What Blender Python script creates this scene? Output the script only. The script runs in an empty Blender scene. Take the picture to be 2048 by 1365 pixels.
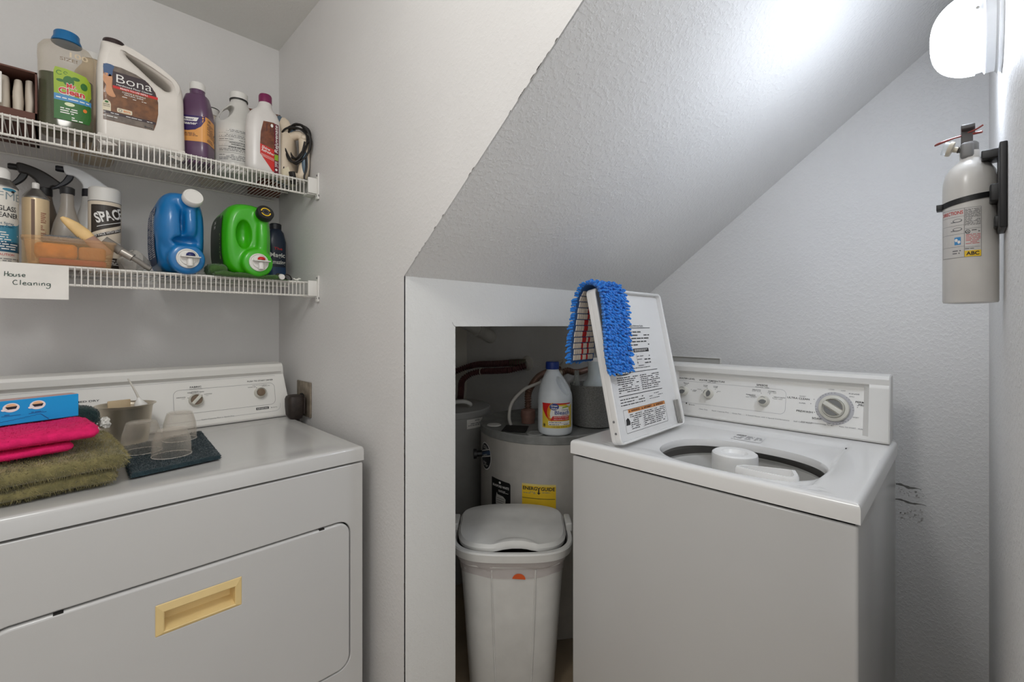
import bpy, bmesh, math, random
from mathutils import Vector, Matrix, noise
random.seed(7)
S = bpy.context.scene
COL = S.collection
PI = math.pi

# ------------------------------------------------------------------ camera, world, lamps, exposure
cam = bpy.data.cameras.new('camera')
cam.sensor_width = 36.0
cam.lens = 906.0 / 2048.0 * 36.0
cam.shift_y = -32.5 / 2048.0
cam.clip_start = 0.02
camo = bpy.data.objects.new('camera', cam)
COL.objects.link(camo)
camo.location = (0, 0, 1.255)
camo.rotation_euler = (PI / 2, 0, -PI / 4)
S.camera = camo

W = bpy.data.worlds.new('world')
S.world = W
W.use_nodes = True
W.node_tree.nodes['Background'].inputs[0].default_value = (1.0, 0.995, 0.985, 1)
W.node_tree.nodes['Background'].inputs[1].default_value = 0.44

# light added above the frame to throw the shade under the shelves
added_light = bpy.data.lights.new('added_overhead_light', 'POINT')
added_light.energy = 6.6
added_light.shadow_soft_size = 0.11
added_light.color = (1.0, 0.995, 0.985)
added_light_obj = bpy.data.objects.new('added_overhead_light', added_light)
COL.objects.link(added_light_obj)
added_light_obj.location = (-0.20, 0.46, 2.22)

S.view_settings.view_transform = 'Standard'
S.view_settings.look = 'None'
S.view_settings.exposure = 1.17
S.cycles.transparent_max_bounces = 32
S.view_settings.gamma = 1.0
S.view_settings.use_curve_mapping = False

# ------------------------------------------------------------------ materials
def lin(c):
    r = []
    for v in c[:3]:
        v = v / 255.0
        r.append(v / 12.92 if v <= 0.04045 else ((v + 0.055) / 1.055) ** 2.4)
    return (r[0], r[1], r[2], 1.0)

MATS = {}
def mat(name, rgb, rough=0.5, metal=0.0, bump=None, var=None, coat=0.0, sheen=0.0, sss=0.0, rgb2=None, emit=None):
    if name in MATS:
        return MATS[name]
    m = bpy.data.materials.new(name)
    m.use_nodes = True
    nt = m.node_tree
    b = nt.nodes['Principled BSDF']
    b.inputs['Roughness'].default_value = rough
    b.inputs['Metallic'].default_value = metal
    if coat:
        b.inputs['Coat Weight'].default_value = coat
        b.inputs['Coat Roughness'].default_value = 0.15
    if sheen:
        b.inputs['Sheen Weight'].default_value = sheen
    if sss:
        b.inputs['Subsurface Weight'].default_value = sss
        b.inputs['Subsurface Radius'].default_value = (0.01, 0.01, 0.01)
        b.inputs['Subsurface Scale'].default_value = 0.5
    tc = nt.nodes.new('ShaderNodeTexCoord')
    vs, va = var if var else (14.0, 0.03)
    n = nt.nodes.new('ShaderNodeTexNoise')
    n.inputs['Scale'].default_value = vs
    n.inputs['Detail'].default_value = 4
    nt.links.new(tc.outputs['Object'], n.inputs['Vector'])
    r = nt.nodes.new('ShaderNodeValToRGB')
    c = lin(rgb)
    c2 = lin(rgb2) if rgb2 else tuple(max(0.0, x * (1 - va * 2)) for x in c[:3]) + (1,)
    c1 = c if rgb2 else tuple(min(1.0, x * (1 + va)) for x in c[:3]) + (1,)
    r.color_ramp.elements[0].position = 0.35
    r.color_ramp.elements[1].position = 0.65
    r.color_ramp.elements[0].color = c2
    r.color_ramp.elements[1].color = c1
    nt.links.new(n.outputs['Fac'], r.inputs['Fac'])
    nt.links.new(r.outputs['Color'], b.inputs['Base Color'])
    if emit:
        b.inputs['Emission Color'].default_value = lin(emit[0])
        b.inputs['Emission Strength'].default_value = emit[1]
    if bump:
        nb = nt.nodes.new('ShaderNodeTexNoise')
        nb.inputs['Scale'].default_value = bump[0]
        nb.inputs['Detail'].default_value = 3
        nt.links.new(tc.outputs['Object'], nb.inputs['Vector'])
        bp = nt.nodes.new('ShaderNodeBump')
        bp.inputs['Strength'].default_value = bump[1]
        bp.inputs['Distance'].default_value = bump[2] if len(bump) > 2 else 0.002
        nt.links.new(nb.outputs['Fac'], bp.inputs['Height'])
        nt.links.new(bp.outputs['Normal'], b.inputs['Normal'])
    MATS[name] = m
    return m

def clear(name, rgb, body=0.25, rough=0.15):
    """clear plastic: mostly see-through, with more body and gloss at grazing angles"""
    if name in MATS:
        return MATS[name]
    m = bpy.data.materials.new(name)
    m.use_nodes = True
    nt = m.node_tree
    b = nt.nodes['Principled BSDF']
    b.inputs['Base Color'].default_value = lin(rgb)
    b.inputs['Roughness'].default_value = rough
    out = nt.nodes['Material Output']
    tr = nt.nodes.new('ShaderNodeBsdfTransparent')
    tr.inputs[0].default_value = tuple(0.86 + 0.14 * x for x in lin(rgb)[:3]) + (1,)
    lw = nt.nodes.new('ShaderNodeLayerWeight')
    lw.inputs['Blend'].default_value = 0.35
    tc = nt.nodes.new('ShaderNodeTexCoord')
    n = nt.nodes.new('ShaderNodeTexNoise')
    n.inputs['Scale'].default_value = 40
    nt.links.new(tc.outputs['Object'], n.inputs['Vector'])
    mr = nt.nodes.new('ShaderNodeMath')
    mr.operation = 'MULTIPLY'
    mr.inputs[1].default_value = 0.04
    nt.links.new(n.outputs['Fac'], mr.inputs[0])
    mp = nt.nodes.new('ShaderNodeMapRange')
    mp.inputs['From Min'].default_value = 0.0
    mp.inputs['From Max'].default_value = 1.0
    mp.inputs['To Min'].default_value = body
    mp.inputs['To Max'].default_value = min(0.9, body + 0.35)
    nt.links.new(lw.outputs['Facing'], mp.inputs['Value'])
    ad = nt.nodes.new('ShaderNodeMath')
    ad.operation = 'ADD'
    nt.links.new(mp.outputs['Result'], ad.inputs[0])
    nt.links.new(mr.outputs[0], ad.inputs[1])
    mx = nt.nodes.new('ShaderNodeMixShader')
    nt.links.new(ad.outputs[0], mx.inputs[0])
    nt.links.new(tr.outputs[0], mx.inputs[1])
    nt.links.new(b.outputs[0], mx.inputs[2])
    nt.links.new(mx.outputs[0], out.inputs[0])
    MATS[name] = m
    return m

def wall_mat(name, rgb, strength, scale=95.0, dist=0.004):
    """painted wallboard with a knocked-down spray texture"""
    m = bpy.data.materials.new(name)
    m.use_nodes = True
    nt = m.node_tree
    b = nt.nodes['Principled BSDF']
    b.inputs['Roughness'].default_value = 0.55
    tc = nt.nodes.new('ShaderNodeTexCoord')
    big = nt.nodes.new('ShaderNodeTexNoise')
    big.inputs['Scale'].default_value = 3.0
    big.inputs['Detail'].default_value = 5
    nt.links.new(tc.outputs['Object'], big.inputs['Vector'])
    r = nt.nodes.new('ShaderNodeValToRGB')
    c = lin(rgb)
    r.color_ramp.elements[0].position = 0.3
    r.color_ramp.elements[1].position = 0.7
    r.color_ramp.elements[0].color = tuple(x * 0.95 for x in c[:3]) + (1,)
    r.color_ramp.elements[1].color = c
    nt.links.new(big.outputs['Fac'], r.inputs['Fac'])
    nt.links.new(r.outputs['Color'], b.inputs['Base Color'])
    n1 = nt.nodes.new('ShaderNodeTexNoise')
    n1.inputs['Scale'].default_value = scale
    n1.inputs['Detail'].default_value = 3
    n1.inputs['Roughness'].default_value = 0.6
    nt.links.new(tc.outputs['Object'], n1.inputs['Vector'])
    r1 = nt.nodes.new('ShaderNodeValToRGB')
    r1.color_ramp.elements[0].position = 0.47
    r1.color_ramp.elements[1].position = 0.62
    nt.links.new(n1.outputs['Fac'], r1.inputs['Fac'])
    bp = nt.nodes.new('ShaderNodeBump')
    bp.inputs['Strength'].default_value = strength
    bp.inputs['Distance'].default_value = dist
    nt.links.new(r1.outputs['Color'], bp.inputs['Height'])
    nt.links.new(bp.outputs['Normal'], b.inputs['Normal'])
    MATS[name] = m
    return m

WALL = wall_mat('wall_paint', (222, 220, 218), 0.12)
WALLT = wall_mat('wall_paint_textured', (230, 229, 227), 0.26)
CEIL = wall_mat('ceiling_paint', (232, 232, 228), 0.12)
CLOS = wall_mat('closet_paint', (230, 226, 215), 0.1)
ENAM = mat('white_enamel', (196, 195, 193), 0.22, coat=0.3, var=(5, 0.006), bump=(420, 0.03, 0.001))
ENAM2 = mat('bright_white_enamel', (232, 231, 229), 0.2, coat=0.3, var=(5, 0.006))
PLAS = mat('white_plastic', (226, 224, 219), 0.35, var=(6, 0.01))
IVORY = mat('aged_white_plastic', (214, 211, 200), 0.35)
BEIGE = mat('beige_plastic', (228, 200, 140), 0.4)
BLK = mat('black_plastic', (22, 22, 23), 0.45)
INK = mat('black_ink', (38, 38, 40), 0.6)
INKG = mat('grey_ink', (120, 120, 122), 0.6)
INKL = mat('pale_grey_ink', (172, 172, 174), 0.6)
DARK = mat('dark_gap', (26, 23, 21), 0.8)
WIRE = mat('white_vinyl_coated_wire', (224, 221, 214), 0.35)
STEEL = mat('brushed_steel', (170, 168, 164), 0.3, 0.9, var=(60, 0.05))
PAPER = mat('white_paper', (232, 229, 222), 0.8)
RED = mat('red_print', (200, 34, 30), 0.5)
YEL = mat('yellow_print', (236, 196, 40), 0.5)
ORA = mat('orange_print', (222, 122, 42), 0.5)
WHT = mat('white_print', (236, 234, 230), 0.5)
BLUE = mat('blue_print', (38, 66, 140), 0.5)

# ------------------------------------------------------------------ mesh helpers
class G:
    """gathers verts and faces (with material slots) for ONE mesh object"""
    def __init__(s, *mats):
        s.v = []; s.f = []; s.mi = []; s.mats = list(mats); s.m = 0; s.T = None
    def use(s, m):
        if m not in s.mats:
            s.mats.append(m)
        s.m = s.mats.index(m)
        return s
    def add(s, vs, fs):
        o = len(s.v)
        if s.T is not None:
            vs = [tuple(s.T @ Vector(v)) for v in vs]
        s.v += [tuple(v) for v in vs]
        s.f += [tuple(i + o for i in f) for f in fs]
        s.mi += [s.m] * len(fs)
        return s
    def box(s, x0, x1, y0, y1, z0, z1):
        v = [(x0,y0,z0),(x1,y0,z0),(x1,y1,z0),(x0,y1,z0),(x0,y0,z1),(x1,y0,z1),(x1,y1,z1),(x0,y1,z1)]
        return s.add(v, [(0,3,2,1),(4,5,6,7),(0,1,5,4),(1,2,6,5),(2,3,7,6),(3,0,4,7)])
    def rbox(s, x0, x1, y0, y1, z0, z1, r=0.005, seg=3):
        bm = bmesh.new()
        bmesh.ops.create_cube(bm, size=1)
        for v in bm.verts:
            v.co = Vector((x0 + (v.co.x + .5) * (x1 - x0), y0 + (v.co.y + .5) * (y1 - y0), z0 + (v.co.z + .5) * (z1 - z0)))
        bmesh.ops.bevel(bm, geom=bm.edges[:], offset=r, segments=seg, profile=0.5, affect='EDGES')
        return s.frombm(bm)
    def frombm(s, bm):
        bm.verts.index_update()
        vs = [tuple(v.co) for v in bm.verts]
        fs = [tuple(v.index for v in f.verts) for f in bm.faces]
        bm.free()
        return s.add(vs, fs)
    def frommesh(s, me):
        return s.add([tuple(v.co) for v in me.vertices], [tuple(p.vertices) for p in me.polygons])
    def lathe(s, prof, n=32, c=(0, 0, 0), cap=True):
        vs = []; fs = []
        for (r, z) in prof:
            for i in range(n):
                a = 2 * PI * i / n
                vs.append((c[0] + r * math.cos(a), c[1] + r * math.sin(a), c[2] + z))
        for k in range(len(prof) - 1):
            for i in range(n):
                j = (i + 1) % n
                fs.append((k * n + i, k * n + j, (k + 1) * n + j, (k + 1) * n + i))
        if cap:
            if prof[0][0] > 1e-5: fs.append(tuple(range(n))[::-1])
            if prof[-1][0] > 1e-5: fs.append(tuple((len(prof) - 1) * n + i for i in range(n)))
        return s.add(vs, fs)
    def loft(s, rings, n=40, cap=True):
        """rings of (z, a, b, exponent, cx, cy): superellipse sections"""
        vs = []; fs = []
        for r in rings:
            for i in range(n):
                t = 2 * PI * (i + 0.5) / n
                x, y = sup(r[1], r[2], r[3], t)
                vs.append((r[4] + x, r[5] + y, r[0]))
        for k in range(len(rings) - 1):
            for i in range(n):
                j = (i + 1) % n
                fs.append((k * n + i, k * n + j, (k + 1) * n + j, (k + 1) * n + i))
        if cap:
            fs.append(tuple(range(n))[::-1])
            fs.append(tuple((len(rings) - 1) * n + i for i in range(n)))
        return s.add(vs, fs)
    def tube(s, pts, r, n=10, sm=6, cap=True, mod=None):
        P = smooth(pts, sm) if sm else [Vector(p) for p in pts]
        L = [0.0]
        for i in range(1, len(P)): L.append(L[-1] + (P[i] - P[i - 1]).length)
        if mod:                                   # corrugation: (wavelength, amplitude)
            k = max(8, int(L[-1] / mod[0] * 4))
            Q = []
            for q in range(k + 1):
                d = L[-1] * q / k
                i = 1
                while i < len(L) - 1 and L[i] < d: i += 1
                f = (d - L[i - 1]) / max(1e-9, L[i] - L[i - 1])
                Q.append(P[i - 1].lerp(P[i], f))
            P = Q
        vs = []; fs = []
        up = None
        for i, p in enumerate(P):
            d = (P[min(i + 1, len(P) - 1)] - P[max(i - 1, 0)])
            d = d.normalized() if d.length > 1e-9 else Vector((0, 0, 1))
            if up is None:
                up = d.orthogonal().normalized()
            else:
                up = (up - d * up.dot(d))
                up = up.normalized() if up.length > 1e-6 else d.orthogonal().normalized()
            w = d.cross(up)
            t = i / max(1, len(P) - 1)
            rr = r(t) if callable(r) else r
            if mod: rr += mod[1] * (1 if i % 4 in (1, 2) else -1)
            for j in range(n):
                a = 2 * PI * j / n
                vs.append(tuple(p + (up * math.cos(a) + w * math.sin(a)) * rr))
        for k in range(len(P) - 1):
            for i in range(n):
                j = (i + 1) % n
                fs.append((k * n + i, k * n + j, (k + 1) * n + j, (k + 1) * n + i))
        if cap:
            fs.append(tuple(range(n))[::-1])
            fs.append(tuple((len(P) - 1) * n + i for i in range(n)))
        return s.add(vs, fs)
    def prism(s, poly, axis, a, b):
        """poly of 2D points extruded along axis ('x','y','z') from a to b"""
        n = len(poly)
        def p3(p, t):
            return {'x': (t, p[0], p[1]), 'y': (p[0], t, p[1]), 'z': (p[0], p[1], t)}[axis]
        vs = [p3(p, a) for p in poly] + [p3(p, b) for p in poly]
        fs = [tuple(range(n))[::-1], tuple(range(n, 2 * n))]
        fs += [(i, (i + 1) % n, n + (i + 1) % n, n + i) for i in range(n)]
        return s.add(vs, fs)
    def grid(s, fn, nu, nv):
        vs = [tuple(fn(i / nu, j / nv)) for j in range(nv + 1) for i in range(nu + 1)]
        fs = [(j * (nu + 1) + i, j * (nu + 1) + i + 1, (j + 1) * (nu + 1) + i + 1, (j + 1) * (nu + 1) + i) for j in range(nv) for i in range(nu)]
        return s.add(vs, fs)
    def ball(s, c, rx, ry, rz, nu=20, nv=12):
        vs = []; fs = []
        for j in range(nv + 1):
            t = PI * j / nv
            for i in range(nu):
                a = 2 * PI * i / nu
                vs.append((c[0] + rx * math.sin(t) * math.cos(a), c[1] + ry * math.sin(t) * math.sin(a), c[2] + rz * math.cos(t)))
        for j in range(nv):
            for i in range(nu):
                k = (i + 1) % nu
                fs.append((j * nu + i, (j + 1) * nu + i, (j + 1) * nu + k, j * nu + k))
        return s.add(vs, fs)
    def solid(s, outlines, half, bevel=0.0, res=4, seg=6):
        """outline (with holes) in x,z, thickened along y with rounded edges"""
        cu = bpy.data.curves.new('tmp', 'CURVE')
        cu.dimensions = '2D'; cu.fill_mode = 'BOTH'
        cu.extrude = max(0.0, half - bevel); cu.bevel_depth = bevel; cu.bevel_resolution = res; cu.offset = -bevel
        for o in outlines:
            P = smooth([(p[0], p[1], 0) for p in o] , seg, True) if seg else [Vector((p[0], p[1], 0)) for p in o]
            sp = cu.splines.new('POLY')
            sp.points.add(len(P) - 1)
            for q, p in zip(sp.points, P): q.co = (p.x, p.y, 0, 1)
            sp.use_cyclic_u = True
        me = tmpmesh(cu)
        vs = [(v.co.x, -v.co.z, v.co.y) for v in me.vertices]
        fs = [tuple(p.vertices) for p in me.polygons]
        bpy.data.meshes.remove(me)
        return s.add(vs, fs)
    def build(s, name, parent=None, loc=None, rot=None, smooth_deg=38, recalc=True, weld=False):
        me = bpy.data.meshes.new(name)
        me.from_pydata(s.v, [], s.f)
        for m in s.mats: me.materials.append(m)
        me.polygons.foreach_set('material_index', s.mi)
        if recalc or weld:
            bm = bmesh.new(); bm.from_mesh(me)
            if weld: bmesh.ops.remove_doubles(bm, verts=bm.verts[:], dist=1e-5)
            if recalc: bmesh.ops.recalc_face_normals(bm, faces=bm.faces[:])
            bm.to_mesh(me); bm.free()
        if smooth_deg:
            me.polygons.foreach_set('use_smooth', [True] * len(me.polygons))
            me.set_sharp_from_angle(angle=math.radians(smooth_deg))
        o = bpy.data.objects.new(name, me)
        COL.objects.link(o)
        if parent: o.parent = parent
        if loc: o.location = loc
        if rot: o.rotation_euler = rot
        return o

def tmpmesh(cu):
    o = bpy.data.objects.new('tmp', cu)
    COL.objects.link(o)
    dg = bpy.context.evaluated_depsgraph_get()
    me = bpy.data.meshes.new_from_object(o.evaluated_get(dg))
    bpy.data.objects.remove(o)
    bpy.data.curves.remove(cu)
    return me

def sup(a, b, n, t):
    c, q = math.cos(t), math.sin(t)
    return (a * math.copysign(abs(c) ** (2.0 / n), c), b * math.copysign(abs(q) ** (2.0 / n), q))

def smooth(pts, k, closed=False):
    P = [Vector(p) for p in pts]
    n = len(P)
    out = []
    rng = n if closed else n - 1
    for i in range(rng):
        p0 = P[(i - 1) % n] if closed or i > 0 else P[0]
        p1 = P[i]; p2 = P[(i + 1) % n]
        p3 = P[(i + 2) % n] if closed or i + 2 < n else P[-1]
        for q in range(k):
            t = q / k
            out.append(0.5 * ((2 * p1) + (p2 - p0) * t + (2 * p0 - 5 * p1 + 4 * p2 - p3) * t * t + (3 * p1 - p0 - 3 * p2 + p3) * t ** 3))
    if not closed: out.append(P[-1])
    return out

def rrect(x0, x1, z0, z1, r, k=6):
    o = []
    for cx, cz, a0 in ((x1 - r, z1 - r, 0), (x0 + r, z1 - r, 90), (x0 + r, z0 + r, 180), (x1 - r, z0 + r, 270)):
        for i in range(k + 1):
            a = math.radians(a0 + 90 * i / k)
            o.append((cx + r * math.cos(a), cz + r * math.sin(a)))
    return o

def remesh(g, voxel, it=6, cut=None):
    """melts the gathered shapes into one continuous skin; cut: shapes carved out first"""
    me = bpy.data.meshes.new('tmp'); me.from_pydata(g.v, [], g.f)
    bm = bmesh.new(); bm.from_mesh(me); bmesh.ops.remove_doubles(bm, verts=bm.verts[:], dist=1e-6); bmesh.ops.recalc_face_normals(bm, faces=bm.faces[:]); bm.to_mesh(me); bm.free()
    o = bpy.data.objects.new('tmp', me); COL.objects.link(o)
    m = o.modifiers.new('r', 'REMESH'); m.mode = 'VOXEL'; m.voxel_size = voxel
    c = None
    if cut:
        mc = bpy.data.meshes.new('tmpc'); mc.from_pydata(cut.v, [], cut.f)
        bm = bmesh.new(); bm.from_mesh(mc); bmesh.ops.remove_doubles(bm, verts=bm.verts[:], dist=1e-6); bmesh.ops.recalc_face_normals(bm, faces=bm.faces[:]); bm.to_mesh(mc); bm.free()
        c = bpy.data.objects.new('tmpc', mc); COL.objects.link(c)
        b = o.modifiers.new('b', 'BOOLEAN'); b.operation = 'DIFFERENCE'; b.object = c; b.solver = 'EXACT'; b.use_self = True
        m2 = o.modifiers.new('r2', 'REMESH'); m2.mode = 'VOXEL'; m2.voxel_size = voxel
    sm = o.modifiers.new('s', 'SMOOTH'); sm.iterations = it; sm.factor = 0.5
    dg = bpy.context.evaluated_depsgraph_get()
    r = bpy.data.meshes.new_from_object(o.evaluated_get(dg))
    bpy.data.objects.remove(o)
    if c: bpy.data.objects.remove(c)
    return r

TXT = {}
def glyphs(text, bold=0.0, shear=0.0, space=1.0):
    key = (text, bold, shear, space)
    if key not in TXT:
        cu = bpy.data.curves.new('tmp', 'FONT')
        cu.body = text; cu.size = 1.0; cu.offset = bold; cu.shear = shear; cu.space_character = space; cu.resolution_u = 3
        me = tmpmesh(cu)
        vs = [(v.co.x, v.co.y) for v in me.vertices]
        fs = [tuple(p.vertices) for p in me.polygons]
        bpy.data.meshes.remove(me)
        x0 = min(v[0] for v in vs); x1 = max(v[0] for v in vs)
        TXT[key] = ([(v[0] - x0, v[1]) for v in vs], fs, x1 - x0)
    return TXT[key]

class Label(G):
    """print laid on a surface; mp(u, v, lift) gives the point on the surface"""
    def __init__(s, mp, step=0.006):
        super().__init__()
        s.mp = mp; s.step = step; s.l = 0.0004
    def rect(s, m, u0, v0, u1, v1, lift=None):
        s.use(m)
        l = s.l if lift is None else lift
        nu = max(1, int(abs(u1 - u0) / s.step)); nv = max(1, int(abs(v1 - v0) / s.step))
        s.grid(lambda a, b: s.mp(u0 + (u1 - u0) * a, v0 + (v1 - v0) * b, l), nu, nv)
        return s
    def poly(s, m, pts, lift=None, sm=0):
        s.use(m)
        l = s.l if lift is None else lift
        P = smooth([(p[0], p[1], 0) for p in pts], sm, True) if sm else [Vector((p[0], p[1], 0)) for p in pts]
        bm = bmesh.new()
        vs = [bm.verts.new(p) for p in P]
        try:
            bm.faces.new(vs)
        except Exception:
            bm.free(); return s
        bmesh.ops.triangulate(bm, faces=bm.faces[:])
        for _ in range(4):
            E = [e for e in bm.edges if e.calc_length() > s.step * 2]
            if not E: break
            bmesh.ops.subdivide_edges(bm, edges=E, cuts=1)
            bmesh.ops.triangulate(bm, faces=bm.faces[:])
        bm.verts.index_update()
        s.add([s.mp(v.co.x, v.co.y, l) for v in bm.verts], [tuple(v.index for v in f.verts) for f in bm.faces])
        bm.free()
        return s
    def disc(s, m, u, v, ru, rv, lift=None, n=24, a0=0, a1=360):
        return s.poly(m, [(u + ru * math.cos(math.radians(a0 + (a1 - a0) * i / n)), v + rv * math.sin(math.radians(a0 + (a1 - a0) * i / n))) for i in range(n)], lift)
    def ring(s, m, u, v, ru, rv, w, lift=None, a0=0, a1=360, n=32):
        s.use(m); l = s.l if lift is None else lift
        def f(a, b):
            t = math.radians(a0 + (a1 - a0) * a); k = 1 - b * w
            return s.mp(u + ru * k * math.cos(t), v + rv * k * math.sin(t), l)
        return s.grid(f, n, 1)
    def text(s, m, t, u, v, h, width=None, lift=None, bold=0.0, shear=0.0, rot=0.0, align='l'):
        s.use(m)
        l = s.l * 2 if lift is None else lift
        vs, fs, w = glyphs(t, bold, shear)
        sy = h / 0.70
        sx = width / w if width else sy
        W = w * sx
        o = {'l': 0, 'c': -W / 2, 'r': -W}[align]
        c, q = math.cos(rot), math.sin(rot)
        P = []
        for x, y in vs:
            X = o + x * sx; Y = y * sy
            P.append(s.mp(u + X * c - Y * q, v + X * q + Y * c, l))
        return s.add(P, fs)
    def lines(s, m, u0, v0, u1, v1, pitch, th=0.45, fill=0.85, seed=1, lift=None, ragged=True):
        """small print: rows of word-like dashes"""
        R = random.Random(seed)
        v = v1 - pitch
        while v >= v0 - 1e-6:
            u = u0
            end = u1 - (R.random() * 0.35 * (u1 - u0) if ragged and R.random() < 0.45 else 0)
            while u < end:
                w = min(end - u, pitch * (0.8 + 2.6 * R.random()))
                if R.random() < fill:
                    s.rect(m, u, v, u + w, v + pitch * th, s.l * 2 if lift is None else lift)
                u += w + pitch * 0.45
            v -= pitch
        return s
    def build(s, name, parent=None, **k):
        k.setdefault('smooth_deg', 0); k.setdefault('recalc', False)
        return super().build(name, parent, **k)

def plane_map(O, U, V):
    O = Vector(O); U = Vector(U).normalized(); V = Vector(V).normalized(); N = U.cross(V)
    return lambda u, v, l: O + U * u + V * v + N * l

def ring_at(rings, z):
    if z <= rings[0][0]: return rings[0]
    for i in range(1, len(rings)):
        if z <= rings[i][0]:
            a, b = rings[i - 1], rings[i]
            t = (z - a[0]) / max(1e-9, b[0] - a[0])
            return tuple(a[k] + (b[k] - a[k]) * t for k in range(6))
    return rings[-1]

def front_map(rings):
    """u = x, v = z on the -y side of a lofted bottle"""
    def f(u, v, l):
        r = ring_at(rings, v)
        x = max(-0.995, min(0.995, (u - r[4]) / r[1]))
        y = r[5] - r[2] * (1 - abs(x) ** r[3]) ** (1.0 / r[3])
        return (u, y - l, v)
    return f

def cyl_map(R, c=(0, 0), a0=-90):
    """u = arc length from the direction a0, v = z, on a round can"""
    def f(u, v, l):
        a = math.radians(a0) + u / R
        return (c[0] + (R + l) * math.cos(a), c[1] + (R + l) * math.sin(a), v)
    return f

def thing(name, label, cat, loc=(0, 0, 0), rotz=0.0, group=None):
    o = bpy.data.objects.new(name, None)
    o.empty_display_size = 0.05
    COL.objects.link(o)
    o.location = loc
    o.rotation_euler = (0, 0, math.radians(rotz))
    return tag(o, label, cat, group)

def tag(o, label, cat, group=None):
    o['label'] = label; o['category'] = cat
    if group: o['group'] = group
    return o

def struct(o):
    o['kind'] = 'structure'
    return o

def lab(o, t):
    o['label'] = t
    return o

def orient(O, U, V):
    """matrix taking local x,y,z to U,V,UxV at O"""
    U = Vector(U).normalized(); V = Vector(V).normalized(); N = U.cross(V)
    return Matrix(((U.x, V.x, N.x, O[0]), (U.y, V.y, N.y, O[1]), (U.z, V.z, N.z, O[2]), (0, 0, 0, 1)))

# ------------------------------------------------------------------ the room
XB, YA, XC, YD, YP = 0.65, 2.027, 1.94, -0.05, 1.057
ZC, ZP, SL = 2.40, 1.385, 0.756
g = G(mat('floor_vinyl', (150, 132, 108), 0.5, var=(6, 0.1)))
g.box(-0.9, 2.05, -1.6, 2.5, -0.06, 0.0)
struct(g.build('floor', smooth_deg=0))
g = G(WALL); g.box(-0.9, XB, YA, YA + 0.1, 0, ZC)
struct(g.build('wall_back', smooth_deg=0))
g = G(WALL); g.box(-0.9, -0.8, -0.06, YA, 0, ZC)
struct(g.build('wall_left', smooth_deg=0))
CHIP = mat('bare_edge_marks', (92, 88, 82), 0.8)
g = G(WALL)
zs = ZP + SL * (YP - YD)
g.prism([(2.47, 0), (2.47, ZC), (YP + 0.1, ZC), (YP + 0.1, 0)], 'x', XB, XB + 0.1)
g.prism([(YP + 0.1, 0), (YP + 0.1, ZC), (YD, ZC), (YD, zs), (YP, ZP), (YP, 0)], 'x', XB, XB + 0.004)
R = random.Random(3)
g.use(CHIP)                                        # chipped paint along the corner bead
for i in range(60):
    y = YP - 0.62 * R.random() ** 0.8
    if noise.noise(Vector((y * 9, 0, 2))) < -0.05: continue
    z = ZP + SL * (YP - y)
    w = 0.003 + 0.012 * R.random(); h = 0.0012 + 0.0022 * R.random()
    g.add([(XB - 0.0004, y, z + 0.0002), (XB - 0.0004, y - w, z + SL * w + 0.0002), (XB - 0.0004, y - w * 0.6, z + SL * w * 0.6 + h), (XB - 0.0004, y - w * 0.2, z + SL * w * 0.2 + h)], [(0, 1, 2, 3)])
struct(g.build('wall_side', smooth_deg=0))
g = G(WALLT); g.box(XC, XC + 0.1, YD - 0.1, 2.47, 0, 2.5)
MARK = mat('scuff_marks', (120, 118, 114), 0.8)
MARK2 = mat('faint_scuff', (200, 197, 193), 0.8)
SURF = lambda y, z, l=0.0005: (XC - l, y, z)
for (y0, z0, y1, z1, w) in ((0.16, 0.733, 0.098, 0.729, 0.0032), (0.163, 0.683, 0.086, 0.681, 0.0026), (0.19, 0.7345, 0.155, 0.7335, 0.0012), (0.13, 0.71, 0.127, 0.70, 0.0018)):
    g.use(MARK)
    n = 14; vs = []
    for i in range(n + 1):
        t = i / n
        y = y0 + (y1 - y0) * t; z = z0 + (z1 - z0) * t + 0.002 * math.sin(t * 9)
        h = w * (0.25 + math.sin(PI * min(1, t * 1.15 + 0.05)) ** 0.6 if t < 0.85 else 0.3) * (0.7 + 0.6 * R.random())
        vs += [SURF(y, z - h), SURF(y, z + h)]
    g.add(vs, [(2 * i, 2 * i + 2, 2 * i + 3, 2 * i + 1) for i in range(n)])
g.use(MARK2)
for i in range(46):
    y = 0.155 - 0.06 * R.random(); z = (0.62 + 0.04 * R.random()) if i < 32 else 0.70 + 0.02 * R.random()
    w = 0.002 + 0.004 * R.random(); h = 0.002 + 0.007 * R.random()
    g.add([SURF(y, z), SURF(y - w, z + h * 0.3), SURF(y - w, z + h), SURF(y, z + h * 0.8)], [(0, 1, 2, 3)])
struct(g.build('wall_right', smooth_deg=0))
g = G(WALLT); g.box(0.70, XC, YD - 0.1, YD, 0, 2.5)
struct(g.build('wall_front', smooth_deg=0))
g = G(CEIL); g.box(-0.9, XB + 0.1, -0.06, YA + 0.1, ZC, ZC + 0.08)
struct(g.build('ceiling', smooth_deg=0))
g = G(WALLT)
g.prism([(YP, ZP), (YD, zs), (YD, zs + 0.06), (YP, ZP + 0.06)], 'x', XB + 0.0005, XC)
struct(g.build('ceiling_slope', smooth_deg=0))
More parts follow.
